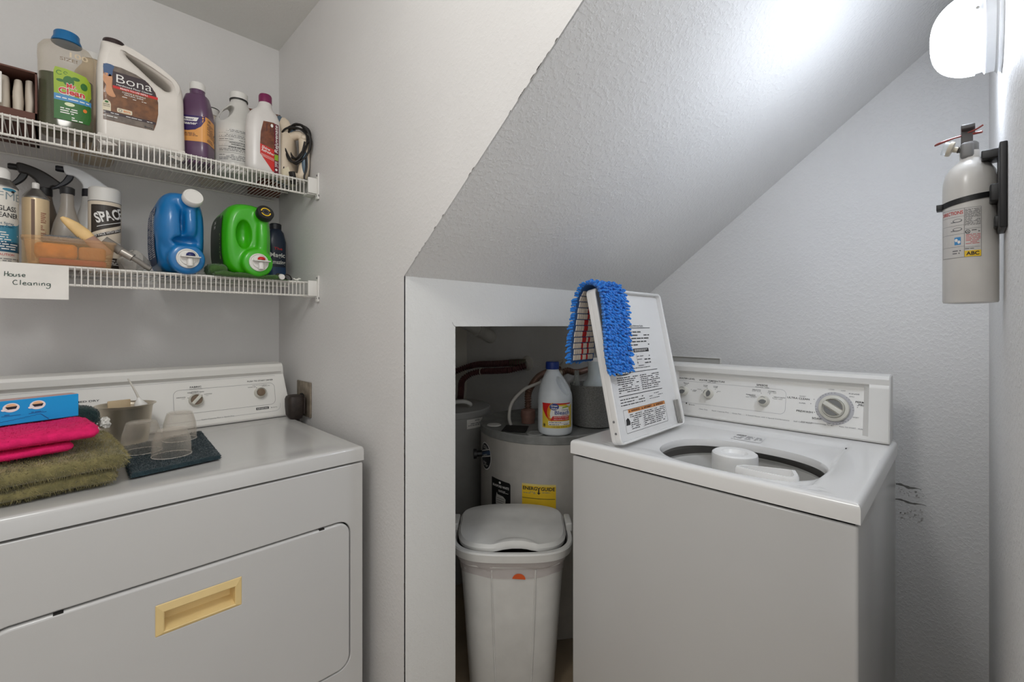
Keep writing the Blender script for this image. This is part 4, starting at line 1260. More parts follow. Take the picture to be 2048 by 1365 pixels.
# purple bottle
t = thing('purple_bottle', 'purple square bottle with an orange label and white cap', 'bottle', (0.318, 1.762, ZU + 0.002), -30)
PU = mat('purple_plastic', (92, 62, 92), .3, coat=.2)
RP = [(0, .036, .036, 5, 0, 0), (.005, .0395, .0395, 5, 0, 0), (.06, .040, .040, 5, 0, 0), (.065, .0392, .0392, 5, 0, 0), (.15, .0392, .0392, 5, 0, 0), (.156, .040, .040, 5, 0, 0), (.175, .0385, .0385, 4.4, 0, 0), (.205, .034, .034, 3.6, 0, 0), (.222, .030, .030, 3, 0, 0), (.228, .021, .021, 2.2, 0, 0), (.245, .020, .020, 2, 0, 0)]
g = G(PU); g.loft(RP, 56); g.build('bottle', t)
g = G(PLAS); g.lathe([(.0215, .243), (.0215, .262), (.019, .267), (0, .267)], 32); g.build('cap', t)
OL = mat('label_tan_orange', (226, 160, 84), .45); DP_ = mat('label_violet', (48, 22, 92), .45)
fm = front_map(RP)
L = Label(fm, .005)
L.rect(OL, -.039, .067, .039, .148, .0006)
L.poly(DP_, [(-.038, .148), (.034, .148), (.034, .135), (.024, .115), (.008, .104), (-.012, .10), (-.038, .100)], .0009)
L.poly(WHT, [(-.034, .142), (.018, .142), (.012, .130), (-.034, .130)], .0011); L.text(DP_, 'Power', -.010, .1325, .007, .03, .0014, .02, shear=.25, align='c'); L.text(WHT, 'Cleaner', .014, .119, .009, .048, .0012, .02, shear=.25, align='r')
L.lines(mat('label_ink_plum', (96, 60, 60), .5), -.03, .082, .015, .095, .004, seed=60, lift=.0010)
sm_ = lambda u, v, l: (lambda p: (-p[1], p[0], p[2]))(fm(u, v, l))
L.mp = sm_
L.rect(OL, -.039, .067, .039, .148, .0006); LI = MATS['label_ink_plum']
L.text(LI, 'USES', -.028, .136, .006, .02, .001, .02)
L.lines(LI, -.030, .088, .010, .132, .0035, seed=61, lift=.0010); L.ring(LI, .022, .098, .009, .012, .25, .0010); L.lines(LI, -.03, .070, .01, .083, .0035, seed=62, lift=.0010)
L.build('label', t)

def round_jug(t, R, H, m, hx=1, through=True):
    """bleach-type jug: round body, tapering shoulder with a moulded finger hole"""
    g = G(m)
    k = H / .29
    g.loft([(0, R * .88, R * .88, 2, 0, 0), (.006 * k, R * .97, R * .97, 2, 0, 0), (.02 * k, R, R, 2, 0, 0), (.145 * k, R, R, 2.1, 0, 0), (.165 * k, R * .97, R * .95, 2.1, 0, 0), (.19 * k, R * .86, R * .80, 2, -hx * .003, 0), (.215 * k, R * .70, R * .62, 2, -hx * .006, 0), (.24 * k, R * .50, R * .45, 2, -hx * .009, 0), (.256 * k, R * .36, R * .35, 2, -hx * .010, 0), (.268 * k, R * .34, R * .34, 2, -hx * .010, 0)], 40)
    c = G(m)
    c.T = Matrix.Translation((hx * R * .46, 0, .203 * k)) @ Matrix.Rotation(-hx * math.radians(30), 4, 'Y')
    if through: c.ball((0, 0, 0), R * .16, R * 1.6, .038 * k, 20, 14)
    else: c.ball((-R * .10, -R * .62, 0), R * .22, R * .46, .044 * k, 22, 16)
    g2 = G(m); g2.frommesh(remesh(g, .0035, 4, c))
    return g2
t = thing('gallon_jug', 'plain white round gallon jug with small black print between purple bottle and red label', 'jug', (0.440, 1.817, ZU + 0.002))
g = round_jug(t, .074, .300, mat('gallon_white', (214, 212, 206), .35, sss=.05), -1)
g.build('jug_body', t)
g = G(PLAS); g.lathe([(.028, .276), (.028, .299), (.025, .302), (0, .302)], 32, (.010, 0, 0)); g.build('cap', t)
g = G(BLK); g.lathe([(.0283, .2725), (.0288, .276), (.0283, .2775)], 32, (.010, 0, 0), False); lab(g.build('cap_ring', t), 'thin dark seal ring')
L = Label(cyl_map(.0742), .006)
L.rect(mat('gallon_label', (206, 205, 200), .5), -.075, .035, .075, .150, .0003)
for i, (a, b) in enumerate(((.133, .147), (.118, .130), (.106, .115), (.072, .082), (.040, .062))): L.lines(INK, -.068, a, .07, b, .0048, th=.32, fill=.9, seed=70 + i, lift=.0006)
for zz in (.1315, .117, .104, .087, .066): L.rect(INK, -.07, zz, .07, zz + .0006, .0007)
L.text(INK, 'HAZARDOUS TO HUMANS', -.005, .0985, .0042, .062, .0009, .02, align='c'); L.text(INK, 'ENVIRONMENTAL HAZARDS', -.005, .092, .0042, .05, .0009, .02, align='c'); L.text(INK, 'STORAGE AND DISPOSAL', -.008, .082, .005, .06, .0009, .03, align='c')
L.build('label', t)

t = thing('white_bottle', 'small white bottle top peeking between the purple bottle and the gallon jug', 'bottle', (0.395, 1.955, ZU + 0.002))
g = G(mat('cream_plastic', (212, 202, 186), .4)); g.loft([(0, .036, .036, 2, 0, 0), (.005, .04, .04, 2, 0, 0), (.20, .04, .04, 2, 0, 0), (.235, .024, .024, 2, 0, 0), (.25, .022, .022, 2, 0, 0)], 32); g.build('bottle', t)
g = G(PLAS); g.lathe([(.025, .248), (.025, .272), (.022, .275), (0, .275)], 28); g.build('cap', t)
g = G(BLK); g.lathe([(.0253, .2715), (.0258, .274), (.0245, .2755)], 28, (0, 0, 0), False); lab(g.build('cap_ring', t), 'dark ring on the cap')

# refresher bottle
t = thing('refresher_bottle', 'white bottle with a red and wood-brown label and magenta cap', 'bottle', (0.499, 1.714, ZU + 0.002), -8)
RR = [(0, .046, .026, 2.8, 0, 0), (.006, .052, .030, 2.8, 0, 0), (.03, .054, .031, 2.8, 0, 0), (.16, .054, .031, 2.6, 0, 0), (.195, .050, .030, 2.4, 0, 0), (.215, .040, .028, 2.2, .002, 0), (.228, .026, .024, 2, .004, 0), (.24, .021, .021, 2, .005, 0), (.258, .0185, .0185, 2, .006, 0)]
g = G(mat('refresher_white', (216, 212, 208), .3, sss=.05)); g.loft(RR, 48); g.build('bottle', t)
g = G(mat('magenta_cap', (116, 24, 76), .35)); g.lathe([(.0205, .250), (.0205, .274), (.018, .279), (0, .280)], 32, (.006, 0, 0)); lab(g.build('cap', t), 'magenta screw cap')
L = Label(front_map(RR), .004)
PR_ = mat('label_red', (200, 34, 24), .4); WL = mat('label_floor', (124, 70, 40), .35, var=(70, .2), rgb2=(92, 46, 28)); MA = mat('label_maroon', (104, 24, 44), .4)
L.poly(WL, [(-.004, .178), (.030, .180), (.030, .085), (-.014, .100), (-.012, .14)], .0006)
for a in (.004, .016, .024): L.rect(mat('label_chair', (86, 44, 36), .4), a, .145, a + .004, .172, .0009)
L.disc(WHT, .022, .168, .004, .006, .0010)
L.poly(PR_, [(-.014, .100), (.030, .086), (.030, .012), (.024, .012), (-.014, .066)], .0008)
L.rect(MA, .029, .008, .044, .178, .0009)
L.text(WHT, 'Rejuvenate', .0405, .078, .0105, .096, .0014, .015, shear=.2, rot=PI / 2)
L.text(WHT, 'Shine', -.010, .086, .0085, .026, .0013, .012, rot=-.28); L.text(WHT, 'Refresher', -.010, .076, .0085, .040, .0013, .012, rot=-.28)
for q in range(3): L.poly(WHT, [(-.012, .0665 - q * .0035), (.029, .054 - q * .0035), (.029, .0548 - q * .0035), (-.012, .0673 - q * .0035)], .0012)
L.rect(mat('label_lime2', (140, 176, 50), .4), .030, .052, .042, .072, .0013); L.lines(WHT, .031, .03, .042, .05, .004, seed=75, lift=.0014); L.disc(WHT, .036, .020, .004, .004, .0014)
L.build('label', t)
t = thing('brown_box', 'narrow brown and white box standing behind the magenta-capped bottle', 'box', (0.572, 1.955, ZU + 0.002), -12)
g = G(mat('box_brown', (110, 62, 46), .6), WHT, DARK); g.rbox(-.055, .055, -.03, .03, 0, .315, .0015, 1)
g.use(WHT); g.box(-.0553, .0553, -.0303, .0303, .288, .300)
g.use(DARK); g.box(.02, .05, -.0306, -.03, .25, .283)
g.build('carton', t, smooth_deg=0)

# steam iron standing on its heel
t = thing('steam_iron', 'white and slate steam iron on its heel with black cord wound round the handle', 'iron', (0.564, 1.768, ZU + 0.002), -50)
def tear(k, s=1.0):
    P = [(-.05, .0), (-.056, .03), (-.056, .08), (-.050, .13), (-.036, .185), (-.018, .228), (0, .248), (.018, .228), (.036, .185), (.050, .13), (.056, .08), (.056, .03), (.05, .0)]
    return [(q.x * s, .09 + (q.y - .09) * (1 - (1 - s) * .75) if q.y > .09 else .09 + (q.y - .09) * 1.0) for q in smooth([(p[0], p[1], 0) for p in P], 4)]
def layers(g, L_):
    m = None; vs = []; fs = []
    for (x, s_) in L_:
        P = tear(0, s_); m = len(P)
        vs += [(x, p[0], p[1]) for p in P]
    for k in range(len(L_) - 1):
        for i in range(m):
            j = (i + 1) % m
            fs.append((k * m + i, k * m + j, (k + 1) * m + j, (k + 1) * m + i))
    fs.append(tuple(range(m))[::-1]); fs.append(tuple((len(L_) - 1) * m + i for i in range(m)))
    g.add(vs, fs)
IW = mat('iron_white', (222, 206, 184), .3, coat=.3); IS = mat('iron_slate', (88, 108, 124), .4); CORD = mat('black_cord', (26, 22, 20), .5)
g = G(STEEL); layers(g, [(0, .96), (.002, 1.0), (.005, 1.0)]); lab(g.build('soleplate', t), 'steel soleplate edge')
g = G(IS); layers(g, [(.0052, .98), (.010, .97), (.018, .93)]); lab(g.build('skirt', t), 'slate blue skirt')
g = G(IW); layers(g, [(.0182, .93), (.026, .92), (.040, .82), (.052, .62), (.060, .40)]); body_ = g.build('body', t)
g = G(IS); g.ball((.056, 0, .185), .010, .014, .020); lab(g.build('steam_dial', t), 'slate steam dial')
g = G(IW)
g.tube([(.045, 0, .165), (.075, 0, .172), (.094, 0, .162), (.099, 0, .14), (.100, 0, .09), (.098, 0, .050), (.090, 0, .022), (.07, 0, .019), (.045, 0, .03)], lambda q: .018 if .3 < q < .8 else .016, 18)
hd = g.build('handle', t)
g = G(IS); g.ball((.1065, -.0095, .072), .0105, .0115, .047, 18, 16); lab(g.build('grip_inlay', hd), 'slate blue grip inlay')
for yy in (-.011, .011):
    g = G(IW); g.ball((.104, yy, .158), .012, .009, .011, 14, 10); g.build('button', hd)
g = G(CORD)
P = []
RI = random.Random(5)
for k in range(6 * 14 + 1):
    a = 2 * PI * k / 14
    rx = .044 + .010 * math.sin(k * .37); rz = .062 + .012 * math.cos(k * .23)
    P.append((.080 + rx * math.cos(a) + .006 * math.sin(k * .9), -.018 + .009 * math.sin(a * 2 + k * .05) + .010 * math.sin(k * .21), .134 + rz * math.sin(a)))
g.tube(P, .0034, 7, 3)
g.tube([(.11, -.012, .10), (.119, -.020, .05), (.112, -.022, .008), (.128, -.012, -.0), (.14, .02, .014), (.132, .035, .04), (.10, .03, .06)], .0031, 7, 4)
g.tube([(.05, -.02, .10), (.045, -.035, .06), (.046, -.042, .02)], .0031, 7, 4)
g.build('cord', t)
g = G(CORD); g.T = Matrix.Translation((.085, -.048, .0)) @ Matrix.Rotation(math.radians(20), 4, 'X'); g.rbox(-.010, .010, -.006, .008, -.02, .024, .004); lab(g.build('cord_plug', t), 'black plug at the shelf edge')
g = G(CR); g.T = Matrix.Translation((.058, -.044, .02)) @ Matrix.Rotation(math.radians(-20), 4, 'Y'); g.rbox(-.016, .016, -.001, .001, -.018, .02, .0008, 1); lab(g.build('paper_tag', t), 'cream care tag on the cord')

# ------------------------------------------------------------------ lower shelf
ZS = ZL + 0.002
t = thing('glass_cleaner_can', 'blue and white glass cleaner aerosol can at the left end of lower shelf', 'spray can', (-0.108, 1.765, ZS))
CW_ = mat('can_white', (218, 214, 204), .35)
g = G(CW_, STEEL); g.lathe([(.030, 0), (.033, .003), (.033, .198), (.0325, .201)], 40); g.use(STEEL); g.lathe([(.0325, .199), (.0335, .203), (.031, .207), (.027, .214), (.022, .220), (.020, .224), (0, .224)], 40)
g.build('can', t)
g = G(PLAS); g.lathe([(.019, .222), (.019, .244), (.014, .252), (0, .254)], 28); g.build('cap', t)
L = Label(cyl_map(.033), .005)
TB = mat('can_teal', (60, 132, 158), .4); TD = mat('can_deep_teal', (30, 84, 112), .4)
L.rect(TB, -.05, .034, .05, .112, .0004); L.rect(TD, -.05, .034, .05, .06, .0006); L.disc(CW_, 0, .112, .046, .012, .0006)
GRY = mat('can_grey_blue', (120, 138, 146), .4)
L.text(GRY, 'ALFME', .004, .168, .020, .082, .0007, -.01, align='c'); L.disc(TB, .02, .194, .014, .004, .0007); L.disc(INK, .026, .190, .004, .003, .0008)
L.text(INK, 'GLASS', .0155, .139, .0125, .036, .0007, .01, align='c'); L.text(INK, 'CLEANER', .0115, .122, .0125, .056, .0007, .01, align='c')
L.text(TD, 'Fast Spray', .01, .104, .006, .036, .0009, .01, align='c'); L.text(TD, 'Wipe Clean', .01, .096, .006, .036, .0009, .01, align='c'); L.lines(WHT, -.03, .04, .04, .088, .006, seed=80, lift=.0008)
L.text(RED, 'CAUTION', .012, .024, .006, .034, .0006, .0, align='c'); L.lines(INKG, -.04, .006, .045, .02, .005, seed=81, lift=.0005)
L.build('label', t)

t = thing('aerosol_can', 'plain pale aerosol can with a bare white nozzle beside the glass cleaner', 'spray can', (-0.045, 1.802, ZS))
g = G(mat('can_pale_gold', (214, 190, 152), .3, .15), STEEL); g.lathe([(.024, 0), (.0268, .003), (.0268, .188), (.0262, .191)], 36); g.use(STEEL); g.lathe([(.0262, .190), (.0275, .194), (.025, .198), (.018, .208), (.012, .216), (.010, .219), (0, .219)], 36)
g.build('can', t)
g = G(PLAS); g.lathe([(.006, .218), (.0075, .222), (.0075, .234), (.006, .236), (0, .236)], 18); g.build('nozzle', t)
L = Label(cyl_map(.0268), .005); L.rect(mat('can_brown_stripe', (110, 84, 66), .4), -.008, .02, -.001, .186, .0005); L.lines(mat('can_red_ink', (150, 90, 70), .5), .010, .06, .022, .16, .005, seed=82, lift=.0005); L.build('label', t)

NAVY = mat('trigger_navy', (18, 20, 30), .4)
def sprayer(t, z, m_head, m_trig, fl=1):
    g = G(m_trig); g.lathe([(.0155, z - .012), (.017, z - .008), (.0165, z + .012), (.012, z + .014), (0, z + .014)], 24); g.build('collar', t)
    g = G(m_head); P = [(-.052, .042), (-.056, .068), (-.030, .066), (.0, .054), (.028, .034), (.046, .018), (.036, .012), (.018, .014), (.010, .004), (-.012, .004), (-.016, .020), (-.032, .038)]
    g.T = Matrix.Translation((0, 0, z + .006)); g.solid([P], .012, .005, 3, 4); g.build('spray_head', t)
    g = G(m_trig); g.T = Matrix.Translation((0, 0, z + .006)) @ Matrix.Rotation(-PI / 2, 4, 'Y'); g.T = Matrix.Translation((-.056, 0, z + .062)) @ Matrix.Rotation(-PI / 2, 4, 'Y'); g.lathe([(.009, -.004), (.009, .014), (.007, .018), (0, .018)], 18); g.build('nozzle', t)
    g = G(m_trig); g.T = Matrix.Translation((0, 0, z + .006)); g.solid([[(-.046, .046), (-.034, .044), (-.038, .026), (-.052, .008), (-.072, -.006), (-.082, -.008), (-.070, .006), (-.058, .022)]], .007, .003, 3, 4); g.build('trigger', t)
t = thing('spray_bottle', 'white and navy trigger spray bottle behind the black-labelled can', 'spray bottle', (0.066, 1.915, ZS))
g = G(mat('spray_white', (206, 204, 200), .35)); g.loft([(0, .034, .034, 2.4, 0, 0), (.006, .039, .036, 2.4, 0, 0), (.12, .039, .036, 2.4, 0, 0), (.17, .030, .029, 2.2, 0, 0), (.22, .018, .018, 2, 0, 0), (.252, .0145, .0145, 2, 0, 0)], 32); g.build('bottle', t)
sprayer(t, .252, mat('spray_head_grey_white', (228, 230, 232), .35), NAVY)
t = thing('grey_bottle', 'translucent grey bottle with a bright blue label and black cap, left of the black-labelled can', 'bottle', (0.017, 1.828, ZS))
g = G(clear('spray_smoke', (166, 158, 148), .7, .3)); RS = [(0, .028, .026, 2.6, 0, 0), (.005, .034, .030, 2.6, 0, 0), (.105, .034, .030, 2.6, 0, 0), (.135, .029, .027, 2.4, 0, 0), (.165, .020, .020, 2, 0, 0), (.19, .0145, .0145, 2, 0, 0), (.232, .0135, .0135, 2, 0, 0)]
g.loft(RS, 32); g.build('bottle', t)
L = Label(front_map(RS), .005); L.rect(mat('label_bright_blue', (20, 96, 140), .4), -.028, .055, .03, .098, .0006); L.build('label', t)
g = G(BLK); g.lathe([(.0155, .222), (.016, .226), (.016, .240), (.012, .243), (0, .243)], 24); g.build('cap', t)
t = thing('spray_bottle', 'dim black-headed trigger spray bottle behind the pale aerosol can', 'spray bottle', (-.030, 1.935, ZS))
g = G(mat('spray_brown', (104, 92, 80), .4)); g.loft([(0, .030, .028, 2.4, 0, 0), (.006, .036, .033, 2.4, 0, 0), (.12, .036, .033, 2.4, 0, 0), (.17, .028, .027, 2.2, 0, 0), (.21, .018, .018, 2, 0, 0), (.238, .0145, .0145, 2, 0, 0)], 32); g.build('bottle', t)
sprayer(t, .240, mat('spray_head_black', (42, 38, 36), .5), BLK)

t = thing('wipes_can', 'round white can with a black label lettered SPACE', 'can', (0.0975, 1.828, ZS))
CC = mat('can_cream', (220, 206, 186), .4)
g = G(CC); g.lathe([(.036, 0), (.0378, .002), (.0378, .212), (.037, .2135)], 44); g.build('can', t)
g = G(PLAS); g.lathe([(.0372, .2125), (.0376, .214), (.0372, .251), (.034, .2545), (0, .2545)], 44); g.build('lid', t)
g = G(INKG); g.lathe([(.0379, .2105), (.0383, .2115), (.0379, .2125)], 44, (0, 0, 0), False); g.build('lid_seam', t)
L = Label(cyl_map(.0378, a0=-93), .004)
KB = mat('label_black_brown', (54, 46, 40), .45)
L.poly(KB, [(-.034, .116), (.045, .148), (.045, .200), (-.034, .200)], .0005)
L.poly(KB, [(-.034, .096), (.045, .128), (.045, .138), (-.034, .106)], .0005)
L.text(WHT, 'SPACE', -.018, .146, .028, .072, .0011, .03, rot=.34); L.rect(WHT, -.018, .176, -.002, .179, .0010)
L.poly(WHT, [(-.018, .134), (.044, .156), (.044, .158), (-.018, .136)], .0009)
L.text(WHT, 'KEEP PACE WITH SPACE', -.030, .1005, .0062, .078, .0011, .012, rot=.385)
L.rect(WHT, .012, .072, .045, .092, .0006); outline(L, INKG, .014, .04, .074, .09, .001); L.l = .0007
L.disc(KB, -.014, .076, .014, .010, .0006); L.text(WHT, 'C', -.018, .071, .009, None, .0010, .02)
L.rect(KB, -.03, .012, .04, .045, .0005); L.lines(WHT, -.025, .02, .036, .042, .006, seed=83, lift=.0009); L.text(WHT, 'CAUTION', .014, .024, .006, .026, .0011, .01, align='c')
L.build('label', t)

# tub of sponges
t = thing('plastic_tub', 'clear rectangular plastic tub holding an orange sponge at the shelf front', 'tub', (0.023, 1.707, ZS), 0)
RT = [(0, .075, .038, 5, 0, 0), (.003, .080, .041, 5, 0, 0), (.066, .088, .047, 5, 0, 0), (.068, .092, .050, 5, 0, 0), (.074, .092, .050, 5, 0, 0), (.074, .088, .047, 5, 0, 0), (.066, .0865, .0455, 5, 0, 0), (.004, .0785, .0395, 5, 0, 0)]
g = G(clear('tub_clear', (230, 190, 140), .16, .15)); g.loft(RT, 56); g.build('tub_body', t)
t = thing('sponge', 'orange sponge sitting inside the clear tub', 'sponge', (0.015, 1.707, ZS + .0208), 0)
g = G(mat('sponge_orange', (226, 138, 24), .8, bump=(160, .6, .003), var=(50, .12))); g.rbox(-.060, .020, -.034, .034, 0, .0395, .010); g.build('sponge_foam', t)
t = thing('red_scrub_pad', 'dark red scouring pad under the orange sponge in the tub', 'scouring pad', (0.023, 1.707, ZS + .0045), 0)
g = G(mat('pad_red', (168, 30, 16), .8, bump=(200, .5, .002))); g.rbox(-.060, .070, -.033, .033, 0, .016, .005); g.build('pad', t)
t = thing('tan_sponge', 'tan cleaning sponge at the right end of the clear tub', 'sponge', (0.070, 1.707, ZS + .0208), 0)
g = G(mat('sponge_tan', (196, 132, 72), .8, bump=(150, .5, .003))); g.rbox(-.033, .022, -.033, .033, 0, .036, .008); g.build('sponge_foam', t)
def fuzz(g, base, n, ln, wd, droop=.3, seed=1, jit=.6):
    """short blades of pile on the gathered mesh base"""
    R_ = random.Random(seed)
    F = []
    tot = 0
    for f in base.f:
        P = [Vector(base.v[i]) for i in f]
        a = sum(((P[i] - P[0]).cross(P[i + 1] - P[0])).length / 2 for i in range(1, len(P) - 1))
        nn = (P[1] - P[0]).cross(P[2] - P[0])
        if nn.length < 1e-12: continue
        tot += a; F.append((tot, P, nn.normalized()))
    import bisect
    K = [x[0] for x in F]
    for _ in range(n):
        q = F[min(len(F) - 1, bisect.bisect(K, R_.random() * tot))]
        P = q[1]
        a, b = R_.random(), R_.random()
        if len(P) == 4: p = P[0].lerp(P[1], a).lerp(P[3].lerp(P[2], a), b)
        else: p = P[0].lerp(P[1], a).lerp(P[2], b)
        d = q[2] + Vector((R_.uniform(-jit, jit), R_.uniform(-jit, jit), R_.uniform(-jit, jit) - droop))
        d = d.normalized() * ln * R_.uniform(.6, 1.3)
        s_ = d.orthogonal().normalized() * wd
        s2 = d.cross(s_).normalized() * wd
        m = p + d * .55 + Vector((0, 0, .08 * ln))
        g.add([tuple(p - s_), tuple(p + s_), tuple(m + s_ * .8), tuple(m - s_ * .8), tuple(p + d + Vector((0, 0, -droop * ln * .4)))], [(0, 1, 2, 3), (3, 2, 4)])
t = thing('steel_wool_pad', 'grey steel wool pad lying on top of the sponges in the tub', 'scouring pad', (0.014, 1.712, ZS + .061), 4)
b_ = G(mat('steel_wool', (126, 128, 130), .5, .3, bump=(240, .8, .003)))
b_.loft([(0, .040, .026, 3, 0, 0), (.004, .046, .031, 3, 0, 0), (.014, .047, .032, 3, 0, 0), (.021, .040, .026, 3, 0, 0)], 32); fuzz(b_, G(b_.mats[0]).add(list(b_.v), list(b_.f)), 900, .006, .0004, .1, 4, 1.0); b_.build('wool', t, recalc=False)
t = thing('scrub_brush', 'wooden scrub brush handle with a pale pointed end leaning out of the tub', 'brush', (0.083, 1.694, ZS + .05))
g = G(mat('bare_wood', (226, 190, 130), .5, var=(30, .06)), mat('brush_mauve', (170, 134, 116), .5))
U_, V_ = Vector((-.62, .0, .78)).normalized(), Vector((0, 1, 0))
g.T = Matrix(((.78, 0, -.62, 0), (0, 1, 0, 0), (.62, 0, .78, 0), (0, 0, 0, 1))); 
g.use(g.mats[1]); g.loft([(-.016, .012, .008, 2.4, .006, 0), (.012, .0145, .009, 2.4, .004, 0), (.042, .0155, .010, 2.4, .0, 0)], 20)
g.use(g.mats[0]); g.loft([(.042, .0155, .010, 2.4, 0, 0), (.06, .0165, .010, 2.4, -.001, 0), (.085, .014, .009, 2.4, -.004, 0), (.105, .009, .007, 2.2, -.008, 0), (.114, .004, .004, 2, -.010, 0)], 20)
g.build('handle', t)
t = thing('squeegee', 'grey plastic squeegee handle lying across the lower shelf by the blue jug', 'squeegee', (0.128, 1.70, ZS + .05))
g = G(mat('squeegee_grey', (128, 122, 114), .4)); g.tube([(-.040, .0, .034), (-.018, 0, .018), (.0, 0, .004), (.03, -.008, -.016), (.052, -.012, -.034), (.062, -.014, -.040)], lambda q: .0125 if q < .38 else .0075, 12, 5); g.build('handle', t)
g = G(mat('squeegee_metal', (166, 160, 152), .3, .5)); g.tube([(-.002, 0, .006), (.022, -.006, -.010)], .0115, 12, 0); g.build('ferrule', t)
t = thing('plastic_wrap', 'crumpled clear plastic wrap behind the squeegee beside the blue jug', 'plastic wrap', (0.160, 1.79, ZS))
g = G(clear('wrap_clear', (210, 206, 198), .4, .2))
def wrap(a, b):
    th = 2 * PI * a; ph = PI * b
    q = 1 + .35 * noise.noise(Vector((math.cos(th) * 2, math.sin(th) * 2, ph * 1.5)))
    return (.034 * q * math.sin(ph) * math.cos(th), .03 * q * math.sin(ph) * math.sin(th), max(0, .035 - .036 * q * math.cos(ph)))
g.grid(wrap, 26, 14); g.build('film', t, smooth_deg=20)

# detergent jugs lying with their taps over the shelf edge
def press_jug(name, label, loc, m, m_tap, m_btn, W_, H_, cap, tap, capm, sgn):
    t = thing(name, label, 'jug', loc)
    g = G(m)
    # body along +y (local y=0 at the tap end)
    g.T = Matrix(((1, 0, 0, 0), (0, 0, 1, 0), (0, 1, 0, 0), (0, 0, 0, 1)))     # loft's z -> y
    hw = W_ / 2
    g.loft([(.028, hw * .70, H_ * .40, 2.4, 0, H_ * .50), (.036, hw * .86, H_ * .455, 2.7, 0, H_ * .49), (.055, hw * .97, H_ * .485, 3, 0, H_ * .49), (.08, hw, H_ * .49, 3.2, 0, H_ * .49), (.20, hw, H_ * .475, 3.2, 0, H_ * .475), (.235, hw * .93, H_ * .44, 3, 0, H_ * .45), (.25, hw * .75, H_ * .36, 2.6, 0, H_ * .44)], 48)
    g.T = None
    # tap bulge
    g.T = Matrix.Translation((tap[0], .0, tap[1])) @ Matrix.Rotation(-PI / 2, 4, 'X')
    g.lathe([(.030, .004), (.044, .008), (.047, .016), (.048, .05), (.045, .08)], 36)
    g.T = None
    # filler neck, pointing forward
    A = Vector((cap[0], .010, cap[1])); B = Vector((cap[0] - sgn * .006, .085, cap[1] - .032))
    g.tube([tuple(A), tuple(A.lerp(B, .5)), tuple(B)], lambda q: .0225 + .006 * q, 20, 4)
    # handle post from the neck down towards the bulge
    c = G(m)
    if name == 'blue_jug':
        g.tube([(cap[0] - .001, .032, cap[1] - .012), (cap[0] - .001, .022, cap[1] - .06), (cap[0] - .001, .024, cap[1] - .095), (cap[0] - .001, .050, cap[1] - .118)], lambda q: .0150, 16, 5)
        g.ball((-.024, .066, .140), .040, .058, .100, 28, 20)
        c.ball((cap[0] - .023, .020, cap[1] - .070), .0065, .022, .050, 22, 16)
        c.ball((cap[0] - .012, .018, cap[1] - .128), .036, .026, .016, 22, 16)
    else:
        g.tube([(cap[0] - .001, .032, cap[1] - .012), (cap[0] - .001, .024, cap[1] - .06), (cap[0] - .002, .024, cap[1] - .105), (cap[0] - .006, .034, cap[1] - .15)], lambda q: .0170, 16, 5)
        c.ball((-.016, .026, .138), .023, .036, .047, 24, 18)
    g2 = G(m); g2.frommesh(remesh(g, .0036, 8, c)); g2.build('jug_body', t, smooth_deg=60)
    g = G(capm); T0 = A - (B - A).normalized() * -.004
    D = (A - B).normalized()
    g.T = Matrix.Translation(A - D * .006) @ D.to_track_quat('Z', 'Y').to_matrix().to_4x4()
    g.lathe([(.0255, 0), (.0265, .002), (.0265, .019), (.0245, .022), (.021, .022), (.020, .021), (0, .021)], 40)
    cp = g.build('filler_cap', t)
    if name == 'green_jug':
        lab(cp, 'black cap with a yellow ring'); O = A - D * .006 + D * .0215
        q = D.to_track_quat('Z', 'Y').to_matrix()
        L = Label(lambda u, v, l: O + q @ Vector((u, v, l)), .01)
        L.ring(YEL, 0, 0, .0155, .0155, .22, .0004, 20, 170); L.ring(YEL, 0, 0, .0155, .0155, .22, .0004, 200, 350); L.ring(INKG, 0, 0, .009, .009, .12, .0004)
        L.build('cap_ring', cp)
    g = G(m_tap); g.T = Matrix.Translation((tap[0], .006, tap[1])) @ Matrix.Rotation(PI / 2, 4, 'X')
    g.lathe([(.0285, 0), (.0295, .003), (.0285, .007), (.026, .0075), (.0245, .005), (.020, .005), (.019, .010), (0, .011)], 36)
    g.T = Matrix.Translation((tap[0], .006, tap[1]))
    g.tube([(.004, -.010, -.002), (.004, -.014, -.012), (.004, -.014, -.022)], .0085, 14, 2)
    tp = g.build('tap', t)
    lab(tp, 'round white tap')
    g = G(m_tap); g.T = Matrix.Translation((tap[0], .006, tap[1] + .002)); g.rbox(-.020, .030, -.026, -.004, 0, .0035, .0015); g.build('tap_lever', tp)
    g = G(m_btn); g.T = Matrix.Translation((tap[0] + .006, -.004, tap[1] + .008)); g.loft([(0, .012, .010, 2, 0, 0), (.006, .011, .009, 2, 0, 0), (.010, .006, .005, 2, 0, 0)], 20); g.build('tap_button', tp)
    return t
BLJ = mat('jug_blue', (12, 112, 176), .3, coat=.3)
t = press_jug('blue_jug', 'bright blue detergent jug on its side with a white tap and white cap', (0.262, 1.638, ZS), BLJ, PLAS, mat('button_navy', (24, 32, 96), .4), .124, .255, (.022, .226), (.010, .045), PLAS, 1)
L = Label(lambda u, v, l: (-.062 * max(0.05, 1 - abs((v - .123) / .124) ** 3.2) ** (1 / 3.2) - l + .0006, u, v), .008)
LN = mat('label_navy', (28, 58, 104), .45)
L.poly(LN, rrect(.060, .205, .03, .205, .03), .0008)
L.lines(WHT, .075, .05, .13, .20, .0062, th=.4, fill=.9, seed=90, lift=.0008); L.lines(WHT, .14, .05, .195, .20, .0062, th=.4, fill=.9, seed=91, lift=.0008); L.rect(WHT, .10, .155, .108, .18, .001)
L.build('side_label', t)
GRJ = mat('jug_green', (58, 176, 12), .32, coat=.3)
